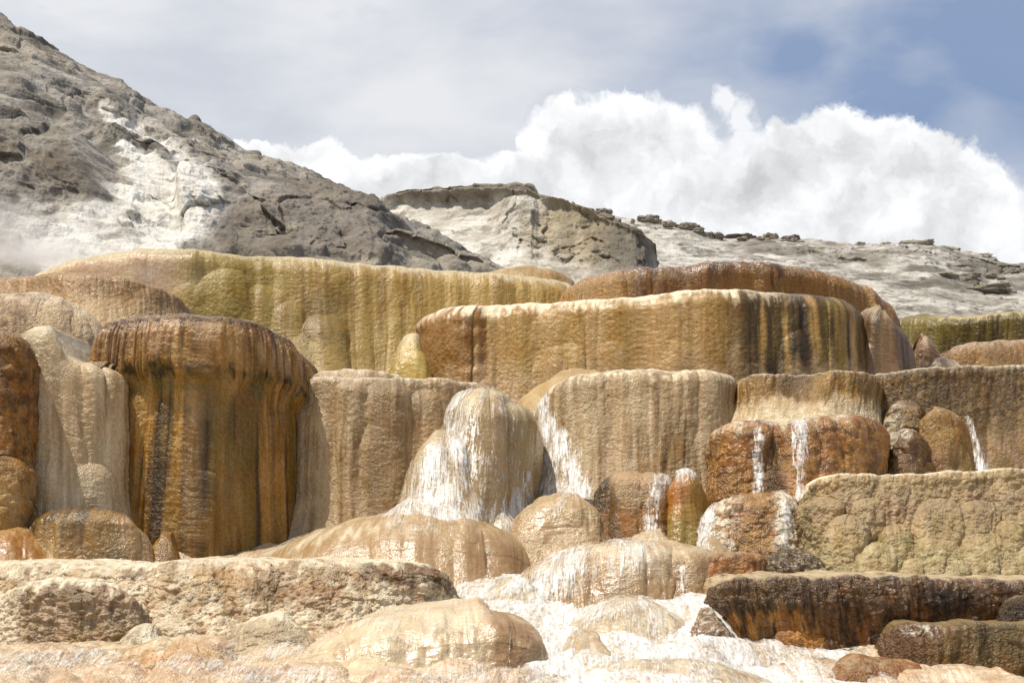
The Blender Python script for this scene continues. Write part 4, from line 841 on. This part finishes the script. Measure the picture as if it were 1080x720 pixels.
fall('knob', [(380, 650, 30), (440, 655, 30), (410, 690, 30)], dens=.5)

for k_, pts_, dn_ in [(69, [(470, 515, 30), (455, 530, 44), (440, 555, 60)], 1.0), (65, [(500, 622, 20), (560, 612, 30), (580, 640, 30)], .95), (66, [(610, 640, 30), (680, 634, 30), (690, 660, 50)], .75), (67, [(600, 668, 20), (590, 690, 14)], .6), (62, [(520, 536, 20), (545, 550, 16)], .8), (63, [(690, 556, 12), (700, 575, 14)], .6), (64, [(746, 558, 10), (735, 580, 14)], .9), (68, [(620, 708, 40), (720, 702, 60), (800, 716, 50)], .7)]:
    fall('swell%d' % k_, pts_, dens=dn_)

# ------------------------------------------------------------------ hills
def shelf(pts, depth, tall, soft=2.5):
    """a cliff band: juts out below a line (column, row), fades after 'tall' rows"""
    xs_, ys_ = [a for a, _ in pts], [b for _, b in pts]
    def f(g):
        wob = 7 * fbm(g.P[..., 0] / 9, g.P[..., 1] / 9, g.P[..., 2] / 30, 4)
        dy = g.py - np.interp(g.px, xs_, ys_) + wob
        ends = sstep(xs_[0] - 15, xs_[0] + 15, g.px) * (1 - sstep(xs_[-1] - 15, xs_[-1] + 15, g.px))
        return depth * sstep(-soft, soft, dy) * (1 - sstep(.15, 1, dy / tall)) * ends, sstep(-soft, soft, dy) * (1 - sstep(.7, 1, dy / tall)) * ends
    return f
def hill(name, label, ridge, foot, colour, layers, nu=620, nv=380, prof=1.0, blocks=(6, 1.2), rough=(9, 1.6), ledges=0.6, seed=0, kind='structure', cat=None, steep=None, back=40, dip=0.0, tone=1.0, shelves=(), wide=None):
    ridge = np.array(ridge, float); foot = np.array(foot, float)
    px = np.linspace(ridge[0, 0], ridge[-1, 0], nu)
    if wide: px = np.concatenate([np.linspace(wide, ridge[0, 0], 50, endpoint=False), px]); ridge = np.vstack([[wide, ridge[0, 1] - 60, ridge[0, 2] + 8], ridge]); foot = np.vstack([[wide, foot[0, 1], foot[0, 2]], foot]); nu += 50
    R = at(px, np.interp(px, ridge[:, 0], ridge[:, 1]), smooth1(np.interp(px, ridge[:, 0], ridge[:, 2]), 8))
    F = at(px, np.interp(px, foot[:, 0], foot[:, 1]), np.interp(px, foot[:, 0], foot[:, 2]))
    t = np.concatenate([np.linspace(-.5, 0, 24, endpoint=False), np.linspace(0, 1, nv)])[:, None]
    tt = np.clip(t, 0, 1)
    k = steep if steep is not None else prof
    P = np.empty((len(t), nu, 3))
    sh = tt ** k                                # how far towards the foot, against how far down
    P[..., :2] = R[None, :, :2] * (1 - sh[..., None]) + F[None, :, :2] * sh[..., None]
    P[..., 2] = R[None, :, 2] * (1 - tt) + F[None, :, 2] * tt
    P[..., 1] += np.clip(-t, 0, 1) * back * 2; P[..., 2] -= np.clip(-t, 0, 1) ** 1.5 * back * .6
    low = np.linspace(0, 1, 14)[1:, None, None]                 # the slope runs on down to the ground behind the terraces
    P = np.concatenate([P, P[-1:] * (1 - low) + low * (P[-1:] * [1, 1, 0] + [0, -3, 2.0])]); t = np.concatenate([t, np.ones((13, 1))]); tt = np.clip(t, 0, 1)
    g = G(); g.seed = seed; g.k = 16.0; g.P = P; g.px, g.py = proj(P); g.um, g.vm = P[..., 0], -P[..., 2]; g.s = tt * np.ones(P.shape[:2])
    n0 = grid_normals(P)
    q = P
    qz = q[..., 2] + .45 * q[..., 0] * dip                     # strata dip with the ridge
    wq = fbm(q[..., 0] / 6, qz / 4, q[..., 1] / 6 + seed, 4)
    a = ridged(q[..., 0] / rough[0], q[..., 1] / rough[0], qz / rough[0] * 1.6 + seed, 6)
    f1, f2, idv = voronoi(q[..., 0] / blocks[0] + .5 * wq, q[..., 1] / blocks[0] / 2, qz / blocks[0] * 1.5 + .3 * wq)
    f3, f4, idw = voronoi(q[..., 0] / blocks[0] * 3.1 + .5 * wq, q[..., 1] / blocks[0] * 2.2, qz / blocks[0] * 5.2 + seed)
    edge = sstep(0, .10, f2 - f1); edge2 = sstep(0, .14, f4 - f3)
    z = qz / 1.7 + 1.1 * wq
    fz = z - np.floor(z)
    led = (1 - fz) * sstep(0, .15, fz)
    amp = layers['relief'](g)
    cliff = np.zeros(P.shape[:2]); jut = cliff.copy()
    for sf in shelves:
        j_, c_ = sf(g); jut = jut + j_; cliff = np.maximum(cliff, c_)
    fv, fw, idc = voronoi(q[..., 0] / 2.6 + .5 * wq, q[..., 1] / 9, q[..., 2] / 9 + .5 * wq)
    crack = 1 - sstep(0, .09, fw - fv)
    g.cliff = cliff
    d = rough[1] * .55 * (a - .8) + blocks[1] * .5 * ((idv - .5) * edge + (edge - 1) * .35) + blocks[1] * .28 * ((idw - .5) * edge2 + (edge2 - 1) * .3) + ledges * .7 * led * np.clip(.5 + 1.2 * wq, 0, 1)
    d = d * amp * (1 - .75 * cliff)  + (.085 * rough[1]) * (1 - .4 * cliff) * fbm(q[..., 0] / 1.6, q[..., 1] / 1.6, q[..., 2] / 1.2, 5, .62)
    d = d * np.where(t < 0, .5, 1)
    push = jut * .62 + cliff * ((idc - .5) * .6 - .42 * crack * sstep(-.2, .4, wq) + .6 * fbm(q[..., 0] / 1.5, q[..., 1] / 4, q[..., 2] / 7, 5, .6))
    P = P + n0 * d[..., None] + np.array([0, -1., 0]) * (push * np.where(t < 0, 0, 1))[..., None]
    g.P = P; g.um, g.vm = P[..., 0], -P[..., 2]; g.s = tt * np.ones(P.shape[:2]); g.edge = edge; g.led = led; g.px, g.py = proj(P)
    m = paint(g, colour, layers['paint']) * tone
    o = grid_mesh(name, P, M_ROCK, dict(mineral=m, wet=np.zeros(P.shape[:2]), flow=P * .1))
    tag(o, label, cat, kind=kind)
    return P


WARP = lambda s, thr, soft, seed=0: mottle(s, thr, soft, seed)
GREY, GREYD, ASH, CHALK, OCH = col('#858078'), col('#544e44'), col('#a8a093'), col('#d6d1c6'), col('#a39680')
_ch = flow([(112, 112, 8), (130, 140, 16), (160, 170, 30), (185, 205, 44), (150, 245, 60), (60, 265, 24)], .5, .5)
def chute(g):
    P = g.P
    br = ridged(P[..., 0] / 3.2, P[..., 1] / 3.2, P[..., 2] / 2.2, 5)
    return np.clip(_ch(g) * 1.5 * sstep(.62, .86, br + .25 * _ch(g)), 0, 1)
hill('hill', 'grey brown rocky hillside falling from the upper left with a pale scree chute',
     [(-130, -30, 114), (-60, -4, 112), (0, 27, 108), (28, 42, 107), (46, 52, 106), (70, 65, 105), (100, 80, 104), (130, 88, 103), (140, 96, 103), (150, 108, 102), (175, 122, 100), (205, 134, 99), (228, 148, 98), (250, 164, 96), (280, 170, 94), (315, 180, 92), (345, 192, 90), (365, 200, 89), (395, 213, 87), (412, 228, 85), (440, 242, 83), (475, 258, 80), (515, 278, 76), (540, 292, 74)],
     [(-130, 330, 46), (540, 330, 50)], GREY,
     dict(relief=lambda g: (.3 + .5 * (1 - chute(g) * .7)) * (.55 + .45 * sstep(0, .15, g.s)),
          paint=[(GREYD, .75, WARP(7, .05, .3)), (OCH, .55, WARP(10, .1, .3, 4)), (ASH, .7, WARP(3, .12, .3, 8)), (col('#6b6258'), .7, spot(330, 235, 95, 45, .15, .8)), (OCH, .4, mul(spot(310, 225, 70, 30), WARP(3, 0, .3, 2))),
                 (CHALK * 1.04, .92, chute), (CHALK, .7, mul(spot(40, 215, 34, 18), WARP(1.5, .05, .3, 7))), (CHALK, .8, mul(spot(100, 245, 110, 26), WARP(2, -.05, .3, 6))), (col('#574c40'), .6, mul(spot(30, 190, 60, 50), streak(1.6, 0, .3, 4))),
                 (col('#4c463c'), .8, lambda g: (1 - sstep(.01, .05, g.s)) * WARP(3, -.2, .4)(g))]),
     blocks=(7.0, 1.5), rough=(13, 2.6), ledges=.8, seed=1, prof=.8, dip=1, tone=.74, wide=-480, shelves=[shelf([(195, 182), (240, 186), (300, 194), (350, 204), (420, 238)], 5, 75), shelf([(-120, 130), (0, 140), (60, 146), (112, 158)], 4.5, 70), shelf([(0, 44), (60, 78), (100, 92), (140, 110), (200, 150), (260, 176)], 2.2, 16), shelf([(70, 112), (120, 130), (180, 160)], 2, 18)], nu=740, nv=400)
hill('hill', 'dark rounded rock spur at the foot of the left hillside',
     [(352, 300, 64), (372, 272, 62), (395, 246, 61), (415, 238, 60), (435, 242, 60), (460, 250, 60), (485, 260, 60), (508, 272, 61), (530, 290, 63)], [(352, 335, 54), (530, 335, 54)], col('#7a7266'),
     dict(relief=lambda g: .6, paint=[(GREYD, .7, WARP(4, 0, .3)), (ASH, .6, WARP(1.6, .15, .3, 4)), (OCH, .4, WARP(3, .1, .3, 2))]), nu=260, nv=150, blocks=(5, 1.0), rough=(8, 1.2), ledges=.3, seed=2, prof=1.8, back=8, dip=1, tone=.74)
hill('cliff', 'pale ash cliff with a dark cap and tan right face behind the terraces',
     [(330, 240, 150), (365, 215, 140), (385, 207, 134), (412, 204.5, 131), (428, 198, 130), (460, 197, 128), (505, 195, 126), (545, 194, 124), (560, 196, 123), (568, 205, 123), (600, 212, 121), (628, 221, 120), (640, 228, 119), (660, 236, 118), (676, 246, 118), (686, 262, 119), (694, 285, 120)],
     [(330, 320, 96), (694, 320, 100)], col('#b0a899'),
     dict(relief=lambda g: .42 + .5 * sstep(520, 640, g.px),
          paint=[(CHALK, .8, mul(spot(470, 245, 90, 40, .5), WARP(4, -.15, .4))), (col('#9c9384'), .7, mul(spot(500, 235, 60, 25), WARP(3, .1, .3, 3))), (col('#a39476'), .85, spot(610, 240, 52, 40, .35)), (col('#7a6e58'), .6, mul(spot(615, 245, 55, 40), streak(2.2, .1, .3, 6, 2))),
                 (col('#665e52'), .9, spot(662, 262, 30, 32, .4)), (CHALK, .85, mul(spot(480, 275, 100, 16, .5), WARP(2.5, -.2, .3, 4))), (CHALK, .7, mul(spot(400, 225, 40, 18), WARP(3, -.2, .4, 6))), (col('#736a5c'), .8, lambda g: (1 - sstep(.07, .12, g.s + .05 * fbm(g.P[..., 0] / 5, g.P[..., 2] / 5, 0, 3))) * sstep(405, 425, g.px)),
                 (col('#7e7566'), .7, WARP(1.6, .25, .2, 9))]),
     nu=420, nv=220, blocks=(9, 1.3), rough=(14, 1.6), ledges=.6, seed=3, prof=1.5, tone=.78, dip=.3, shelves=[shelf([(400, 208), (430, 203), (500, 201), (560, 203), (575, 214), (640, 234), (690, 262)], 3, 14), shelf([(530, 214), (580, 220), (640, 242), (688, 266)], 6, 60)])
hill('hill', 'chalk grey slope scattered with dark rock on the right below the cloud',
     [(610, 222, 190), (655, 227, 186), (690, 232, 182), (720, 238, 178), (742, 244, 176), (770, 249, 174), (800, 250, 172), (850, 252, 170), (900, 257, 168), (940, 258, 166), (985, 260, 164), (1010, 268, 163), (1040, 276, 162), (1080, 280, 160), (1200, 290, 158), (1400, 320, 150)],
     [(610, 350, 100), (1400, 370, 96)], col('#c0b9ac'),
     dict(relief=lambda g: .45, paint=[(CHALK, .7, WARP(8, 0, .4)), (col('#8a8276'), .7, WARP(5, .12, .25, 2)), (col('#6a6357'), .85, mul(spot(1000, 285, 110, 22, .5), WARP(6, -.15, .3, 4))), (col('#746c60'), .8, mul(spot(820, 262, 60, 10), WARP(5, -.1, .3, 6))), (col('#5c564a'), .7, WARP(2.2, .3, .2, 5)), (col('#5c564a'), .6, mul(WARP(.8, .2, .12, 15), WARP(7, -.1, .3, 12))), (col('#6a6357'), .8, mul(spot(1040, 300, 60, 12), WARP(4, -.1, .3, 8))), (col('#7d7568'), .7, mul(spot(900, 275, 40, 9), WARP(4, -.2, .3, 9)))]),
     nu=560, nv=260, blocks=(8, 1.2), rough=(16, 2.2), ledges=.5, seed=4, prof=1.0, tone=.66, shelves=[shelf([(790, 256), (850, 258), (930, 266)], 2, 10), shelf([(920, 262), (990, 264), (1060, 282), (1150, 292)], 4, 22), shelf([(660, 236), (740, 250)], 2, 12)])


# boulders and outcrops, each a block broken along cracks
def rock(name, label, cat, px, py, d, w, h, seed, colour, boxy=0.5, group=None):
    """a boulder w x h photo units wide at distance d"""
    nu, nv = 40, 26
    th = np.linspace(0, 2 * math.pi, nu)[None]; ph = np.linspace(-math.pi / 2, math.pi / 2, nv)[:, None]
    D = np.stack([np.cos(ph) * np.cos(th), np.cos(ph) * np.sin(th), np.sin(ph) + 0 * th], -1)
    D = np.sign(D) * np.abs(D) ** (1 - boxy * .5)
    D = np.sign(D) * np.minimum(np.abs(D), .92)
    f1, f2, idv = voronoi(D[..., 0] * 1.5 + seed * 3.3, D[..., 1] * 1.5, D[..., 2] * 1.5)
    r = 1 + .42 * fbm(D[..., 0] * 1.6 + seed, D[..., 1] * 1.6, D[..., 2] * 1.6, 5, .65) + .18 * (idv - .5) - .12 * (1 - sstep(0, .15, f2 - f1))
    r[:, -1] = r[:, 0]; r[0] = r[0].mean(); r[-1] = r[-1].mean()
    s = FW * d / 1080
    P = D * r[..., None] * np.array([w * s / 2, w * s / 2 * .8, h * s])
    c0 = at(px, py, d)
    P = P + c0
    g = G(); g.seed = seed; g.P = P; g.um, g.vm = P[..., 0], P[..., 2]; g.px, g.py = proj(P); g.s = 0
    m = paint(g, colour, [(colour * .6, .7, mottle(h * s * .5, .05, .3)), (colour * 1.5, .5, mottle(h * s * .3, .15, .3, 3))])
    o = grid_mesh(name, P, M_ROCK, dict(mineral=m, wet=np.zeros(m.shape[:2]), flow=P * .1), origin=c0)
    return tag(o, label, cat, group)


RB = col('#857c6c')
GB = 'boulders along the skyline ridge'
for lab, px, py, d, w, h, s in [
        ('flat-topped boulder perched on the ridge where the tan cliff face ends', 636, 223, 120, 17, 5, 1),
        ('small round boulder on the ridge just right of the cliff', 650, 232, 119, 9, 4, 2),
        ('dark boulder cluster top on the skyline dip right of the cliff', 684, 231, 181, 22, 6, 3),
        ('low dark boulder on the skyline beside the dip', 704, 236, 179, 16, 5, 4),
        ('long low dark boulder lying along the skyline right of the dip', 726, 239, 177, 26, 5, 5),
        ('small grey boulder on the pale slope under the skyline dip', 668, 240, 172, 11, 4, 6),
        ('flat dark boulder strip on the ridge left of the shrubby hump', 778, 250, 173, 34, 3.5, 7),
        ('round dark boulder on the shrubby hump of the ridge', 812, 249, 171, 16, 5, 8),
        ('smaller boulder on the shrubby hump, beside the round one', 834, 250, 170, 18, 4, 9),
        ('tiny grey boulder on the middle of the right ridge', 872, 257, 168, 9, 4, 10)]:
    rock('boulder', lab, 'boulder', px, py + 2.5, d, w * 1.15, h, s, RB * .8, .4, GB)
GO = 'flat-topped rock outcrops on the right ridge'
for lab, px, py, d, w, h, s, cc in [
        ('wide flat-topped dark outcrop, largest on the right ridge', 966, 262, 163, 42, 9, 21, RB),
        ('grey flat-topped outcrop right of the widest one', 999, 266, 162, 28, 7, 22, RB * 1.1),
        ('pale flat-topped outcrop lowest on the right ridge', 1027, 271, 160, 32, 6, 23, col('#a39a88'))]:
    rock('rock_outcrop', lab, 'outcrop', px, py + 3, d, w, h, s, cc, .8, GO)
for lab, px, py, d, w, h, s in [
        ('dark rock in the pale slope directly above the red-brown terrace end', 895, 279, 150, 40, 7, 31),
        ('dark rock lying on the pale slope below the widest outcrop', 1000, 298, 140, 56, 9, 32),
        ('small dark rock half way down the pale slope', 925, 288, 146, 22, 5, 33),
        ('flat dark rock low on the pale slope above the olive fluted terrace', 1042, 306, 130, 46, 6, 34)]:
    rock('slope_rock', lab, 'rock', px, py, d, w, h, s, RB, .4, 'rocks lying on the pale slope')

rr = np.random.RandomState(4)
for i in range(34):
    px = rr.choice([rr.uniform(665, 760), rr.uniform(770, 860), rr.uniform(900, 1075)])
    rx_ = [655, 690, 720, 742, 770, 800, 850, 900, 940, 985, 1010, 1040, 1080]; ry_ = [227, 232, 238, 244, 249, 250, 252, 257, 258, 260, 268, 276, 280]
    rock('boulder', 'small broken rock along the skyline of the pale right slope', 'boulder', px, np.interp(px, rx_, ry_) + rr.uniform(-.5, 5), 168, rr.uniform(4, 12), rr.uniform(1.5, 3.6), 50 + i, RB * rr.uniform(.8, 1.3), rr.uniform(.1, .7), 'small rocks along the right skyline')
for i in range(26):
    px = rr.uniform(700, 1078); py = rr.uniform(max(262, np.interp(px, rx_, ry_) + 6), 314)
    rock('slope_rock', 'small grey rock scattered over the pale right slope', 'rock', px, py, np.interp(py, [250, 345], [166, 108]), rr.uniform(5, 16), rr.uniform(1.5, 4), 90 + i, RB * rr.uniform(.8, 1.4), rr.uniform(.1, .6), 'small rocks scattered over the right slope')

# far terrain out to the horizon
xs = np.linspace(-900, 900, 90); ys = np.linspace(40, 2500, 90)
X, Y = np.meshgrid(xs, ys)
Z = 2 + np.clip((Y - 45) * .07, 0, 11) + 3 * fbm(X / 120, Y / 120, 0, 3) * sstep(60, 200, Y)
P = np.stack([X, Y, Z], -1)
o = grid_mesh('terrain', P, M_ROCK, dict(mineral=np.broadcast_to(col('#8f887a'), P.shape), wet=np.zeros(X.shape), flow=P * .1), flip=True)
tag(o, kind='structure')
xs = np.linspace(-60, 60, 60); ys = np.linspace(-40, 44, 50)
X, Y = np.meshgrid(xs, ys); Z = at(540, bed_row(Y), np.maximum(Y, 9))[..., 2] - .35 - np.clip(9 - Y, 0, 20) * .03 + .12 * fbm(X / 5, Y / 5, 1, 3); P = np.stack([X, Y, Z], -1)
o = grid_mesh('ground', P, M_CRUST, dict(mineral=np.broadcast_to(col('#bfa888'), P.shape), wet=np.full(X.shape, .3), flow=P), flip=True)
tag(o, kind='structure')

# ------------------------------------------------------------------ steam rising at the left
def steam(px, py, d, w, h, dens, seed):
    bpy.ops.mesh.primitive_uv_sphere_add(segments=24, ring_count=14, radius=1, location=tuple(at(px, py, d)))
    o = bpy.context.object; o.name = 'steam'
    s = FW * d / 1080
    o.scale = (w * s, 2.0, h * s)
    m = bpy.data.materials.new('steam'); nt, N, L = nodes_of(m)
    out = N('ShaderNodeOutputMaterial'); v = N('ShaderNodeVolumePrincipled'); L(v.outputs[0], out.inputs['Volume'])
    v.inputs['Color'].default_value = (.95, .95, .96, 1); v.inputs['Anisotropy'].default_value = .2
    tc = N('ShaderNodeTexCoord'); ln = N('ShaderNodeVectorMath', op='LENGTH'); L(tc.outputs['Object'], ln.inputs[0])
    n = N('ShaderNodeTexNoise'); n.inputs['Scale'].default_value = 1.6; n.inputs['Detail'].default_value = 4; n.inputs['Distortion'].default_value = .6
    mp = N('ShaderNodeMapping'); mp.inputs['Location'].default_value = (seed, 0, 0); L(tc.outputs['Object'], mp.inputs[0]); L(mp.outputs[0], n.inputs['Vector'])
    fall_ = ramp(N, L, ln.outputs['Value'], .25, 1.0, 1, 0)
    L(math_node(N, L, 'MULTIPLY', math_node(N, L, 'MULTIPLY', fall_, ramp(N, L, n.outputs[0], .4, .7)), dens), v.inputs['Density'])
    o.data.materials.append(m)
    tag(o, kind='stuff', label='thin white steam drifting over the upper left terraces')


steam(5, 258, 32.5, 130, 46, 1.2, 3)
steam(150, 285, 25.2, 90, 26, .22, 6)

# ------------------------------------------------------------------ light, sky and clouds
SUN = np.array([-0.34, -0.09, 0.94]); SUN /= np.linalg.norm(SUN)
el = math.asin(SUN[2]); az = math.atan2(SUN[0], SUN[1])
sl = bpy.data.lights.new('sun', 'SUN'); sl.energy = 4.8; sl.angle = math.radians(.55); sl.color = (1, .935, .83)
so = bpy.data.objects.new('sun', sl); C.collection.objects.link(so)
from mathutils import Vector
so.rotation_euler = Vector(SUN).to_track_quat('Z', 'Y').to_euler(); so.location = (-20, -15, 60)

w = bpy.data.worlds.new('World'); C.world = w
nt, N, L = nodes_of(w)
out = N('ShaderNodeOutputWorld'); bg = N('ShaderNodeBackground'); L(bg.outputs[0], out.inputs[0])
sky = N('ShaderNodeTexSky'); sky.sky_type = 'NISHITA'; sky.sun_disc = False; sky.sun_elevation = el; sky.sun_rotation = az
sky.dust_density = 1.0; sky.ozone_density = 1.2; sky.altitude = 2000
bg.inputs['Strength'].default_value = .088
tc = N('ShaderNodeTexCoord'); sep = N('ShaderNodeSeparateXYZ'); L(tc.outputs['Generated'], sep.inputs[0])
ay = math_node(N, L, 'MAXIMUM', math_node(N, L, 'ABSOLUTE', sep.outputs[1]), .15)
cx = math_node(N, L, 'DIVIDE', sep.outputs[0], ay); cz = math_node(N, L, 'DIVIDE', sep.outputs[2], ay)
cv = N('ShaderNodeCombineXYZ'); L(cx, cv.inputs[0]); L(cz, cv.inputs[1])      # tangent of azimuth, tangent of height
S2 = 1500.0


def wnoise(vec, scale, detail, rough_, dist=0., loc=(0, 0, 0), sc=(1, 1, 1)):
    mp = N('ShaderNodeMapping'); mp.inputs['Location'].default_value = loc; mp.inputs['Scale'].default_value = sc; L(vec, mp.inputs[0])
    n = N('ShaderNodeTexNoise'); n.inputs['Scale'].default_value = scale; n.inputs['Detail'].default_value = detail
    n.inputs['Roughness'].default_value = rough_; n.inputs['Distortion'].default_value = dist
    L(mp.outputs[0], n.inputs['Vector']); return n


def vmath(op, a, b=None, sc=None):
    n = N('ShaderNodeVectorMath', op=op)
    for i, v in enumerate((a, b)):
        if v is None: continue
        if isinstance(v, (tuple, list)): n.inputs[i].default_value = v
        else: L(v, n.inputs[i])
    if sc is not None: n.inputs['Scale'].default_value = sc
    return n


def mixc(fac, a, b):
    n = N('ShaderNodeMix'); n.data_type = 'RGBA'
    if isinstance(fac, (int, float)): n.inputs[0].default_value = fac
    else: L(fac, n.inputs[0])
    for i, v in ((6, a), (7, b)):
        if isinstance(v, tuple): n.inputs[i].default_value = (*v, 1)
        else: L(v, n.inputs[i])
    return n.outputs[2]


def puffs(vec, blobs):
    f = None
    for (px, py, rx, ry) in blobs:
        a = vmath('SUBTRACT', vec, ((px - 540) / S2, (HY - py) / S2, 0)).outputs[0]
        b = vmath('MULTIPLY', a, (S2 / rx, S2 / ry, 0)).outputs[0]
        l = vmath('LENGTH', b).outputs['Value']
        v = math_node(N, L, 'SUBTRACT', 1.0, l)
        f = v if f is None else math_node(N, L, 'MAXIMUM', f, v)
    return f


# billows push the outline in and out
def warped(vec, amt, sc):
    n = wnoise(vec, sc, 6, .6)
    o_ = vmath('SUBTRACT', n.outputs['Color'], (.5, .5, .5)).outputs[0]
    return vmath('ADD', vec, vmath('SCALE', o_, None, amt).outputs[0]).outputs[0]


wv = warped(warped(warped(cv.outputs[0], .05, 9), .03, 30), .012, 85)
BL = [(612, 150, 70, 56), (655, 140, 74, 50), (705, 150, 66, 50), (742, 190, 50, 46), (680, 210, 150, 90), (808, 196, 54, 46), (845, 172, 66, 56), (900, 165, 78, 54), (955, 182, 74, 50), (1005, 205, 66, 56), (1035, 235, 44, 50), (930, 235, 180, 90),
      (1080, 275, 90, 36), (560, 215, 90, 60), (470, 205, 100, 36), (400, 196, 90, 36), (320, 180, 80, 34), (260, 172, 60, 24), (360, 230, 160, 50)]
WISP = [(722, 110, 30, 18), (772, 96, 18, 16), (785, 118, 20, 26), (782, 145, 22, 18), (740, 118, 22, 12)]
def cloud_field(vec): return puffs(vec, BL)
f = cloud_field(wv)
alpha = ramp(N, L, f, .0, .15)
wisp = ramp(N, L, math_node(N, L, 'ADD', puffs(wv, WISP), math_node(N, L, 'MULTIPLY_ADD', wnoise(cv.outputs[0], 40, 6, .65).outputs[0], .9, -.5)), -.02, .5, 0, .85)
# billow shading: the sides turned from the sun and the depths are greyer
sh0 = wnoise(wv, 13, 7, .58); sh1 = wnoise(vmath('ADD', wv, (-.012, .018, 0)).outputs[0], 13, 7, .58)
rel = math_node(N, L, 'SUBTRACT', sh0.outputs[0], sh1.outputs[0])
deep = ramp(N, L, f, .12, .75, 0, 1)
br = math_node(N, L, 'MULTIPLY_ADD', rel, 1.0, math_node(N, L, 'MULTIPLY_ADD', deep, -.15, 1.0))
br = math_node(N, L, 'MULTIPLY_ADD', ramp(N, L, sh0.outputs[0], .35, .65, -1, 1), .05, br)
CW = (11.2, 11.3, 11.5)
cumulus = vmath('SCALE', CW); L(br, cumulus.inputs['Scale'])
# thin high veil, thicker to the left
veil_n = wnoise(cv.outputs[0], 4.6, 6, .52, .3, (2.2, .7, 0), (1, 1.4, 1))
side = ramp(N, L, cx, -.10, .38, .36, -.12)
hole = puffs(cv.outputs[0], [(130, 25, 170, 60), (330, 20, 120, 30), (560, 30, 120, 50), (840, 60, 60, 40), (960, 110, 150, 70), (1060, 60, 120, 120)])
vf = math_node(N, L, 'ADD', veil_n.outputs[0], side)
vf = math_node(N, L, 'MULTIPLY_ADD', ramp(N, L, hole, 0, .8), -.16, vf)
veil_a = ramp(N, L, vf, .36, .72, 0.12, .93)
vcol = mixc(ramp(N, L, wnoise(cv.outputs[0], 4, 5, .55, .3, (5, 1, 0), (1, 2, 1)).outputs[0], .38, .62), (7.5, 7.8, 8.5), (9.8, 9.9, 10.1))
skyc = mixc(.6, sky.outputs[0], (2.9, 4.3, 7.2))
c1 = mixc(veil_a, skyc, vcol)
c2 = mixc(wisp, c1, CW)
c3 = mixc(alpha, c2, cumulus.outputs[0])
L(c3, bg.inputs['Color'])

# ------------------------------------------------------------------ camera
cam = bpy.data.cameras.new('camera'); co = bpy.data.objects.new('camera', cam); C.collection.objects.link(co)
co.location = (0, 0, CAMZ); co.rotation_euler = (math.pi / 2, 0, 0)
cam.lens = 50; cam.sensor_width = 36; cam.shift_y = (HY - 360) / 1080; cam.clip_end = 6000
C.camera = co
C.view_settings.view_transform = 'Standard'; C.view_settings.look = 'None'; C.view_settings.gamma = 1; C.view_settings.exposure = 0
C.cycles.max_bounces = 6; C.cycles.transparent_max_bounces = 12; C.cycles.volume_bounces = 1; C.cycles.use_denoising = True
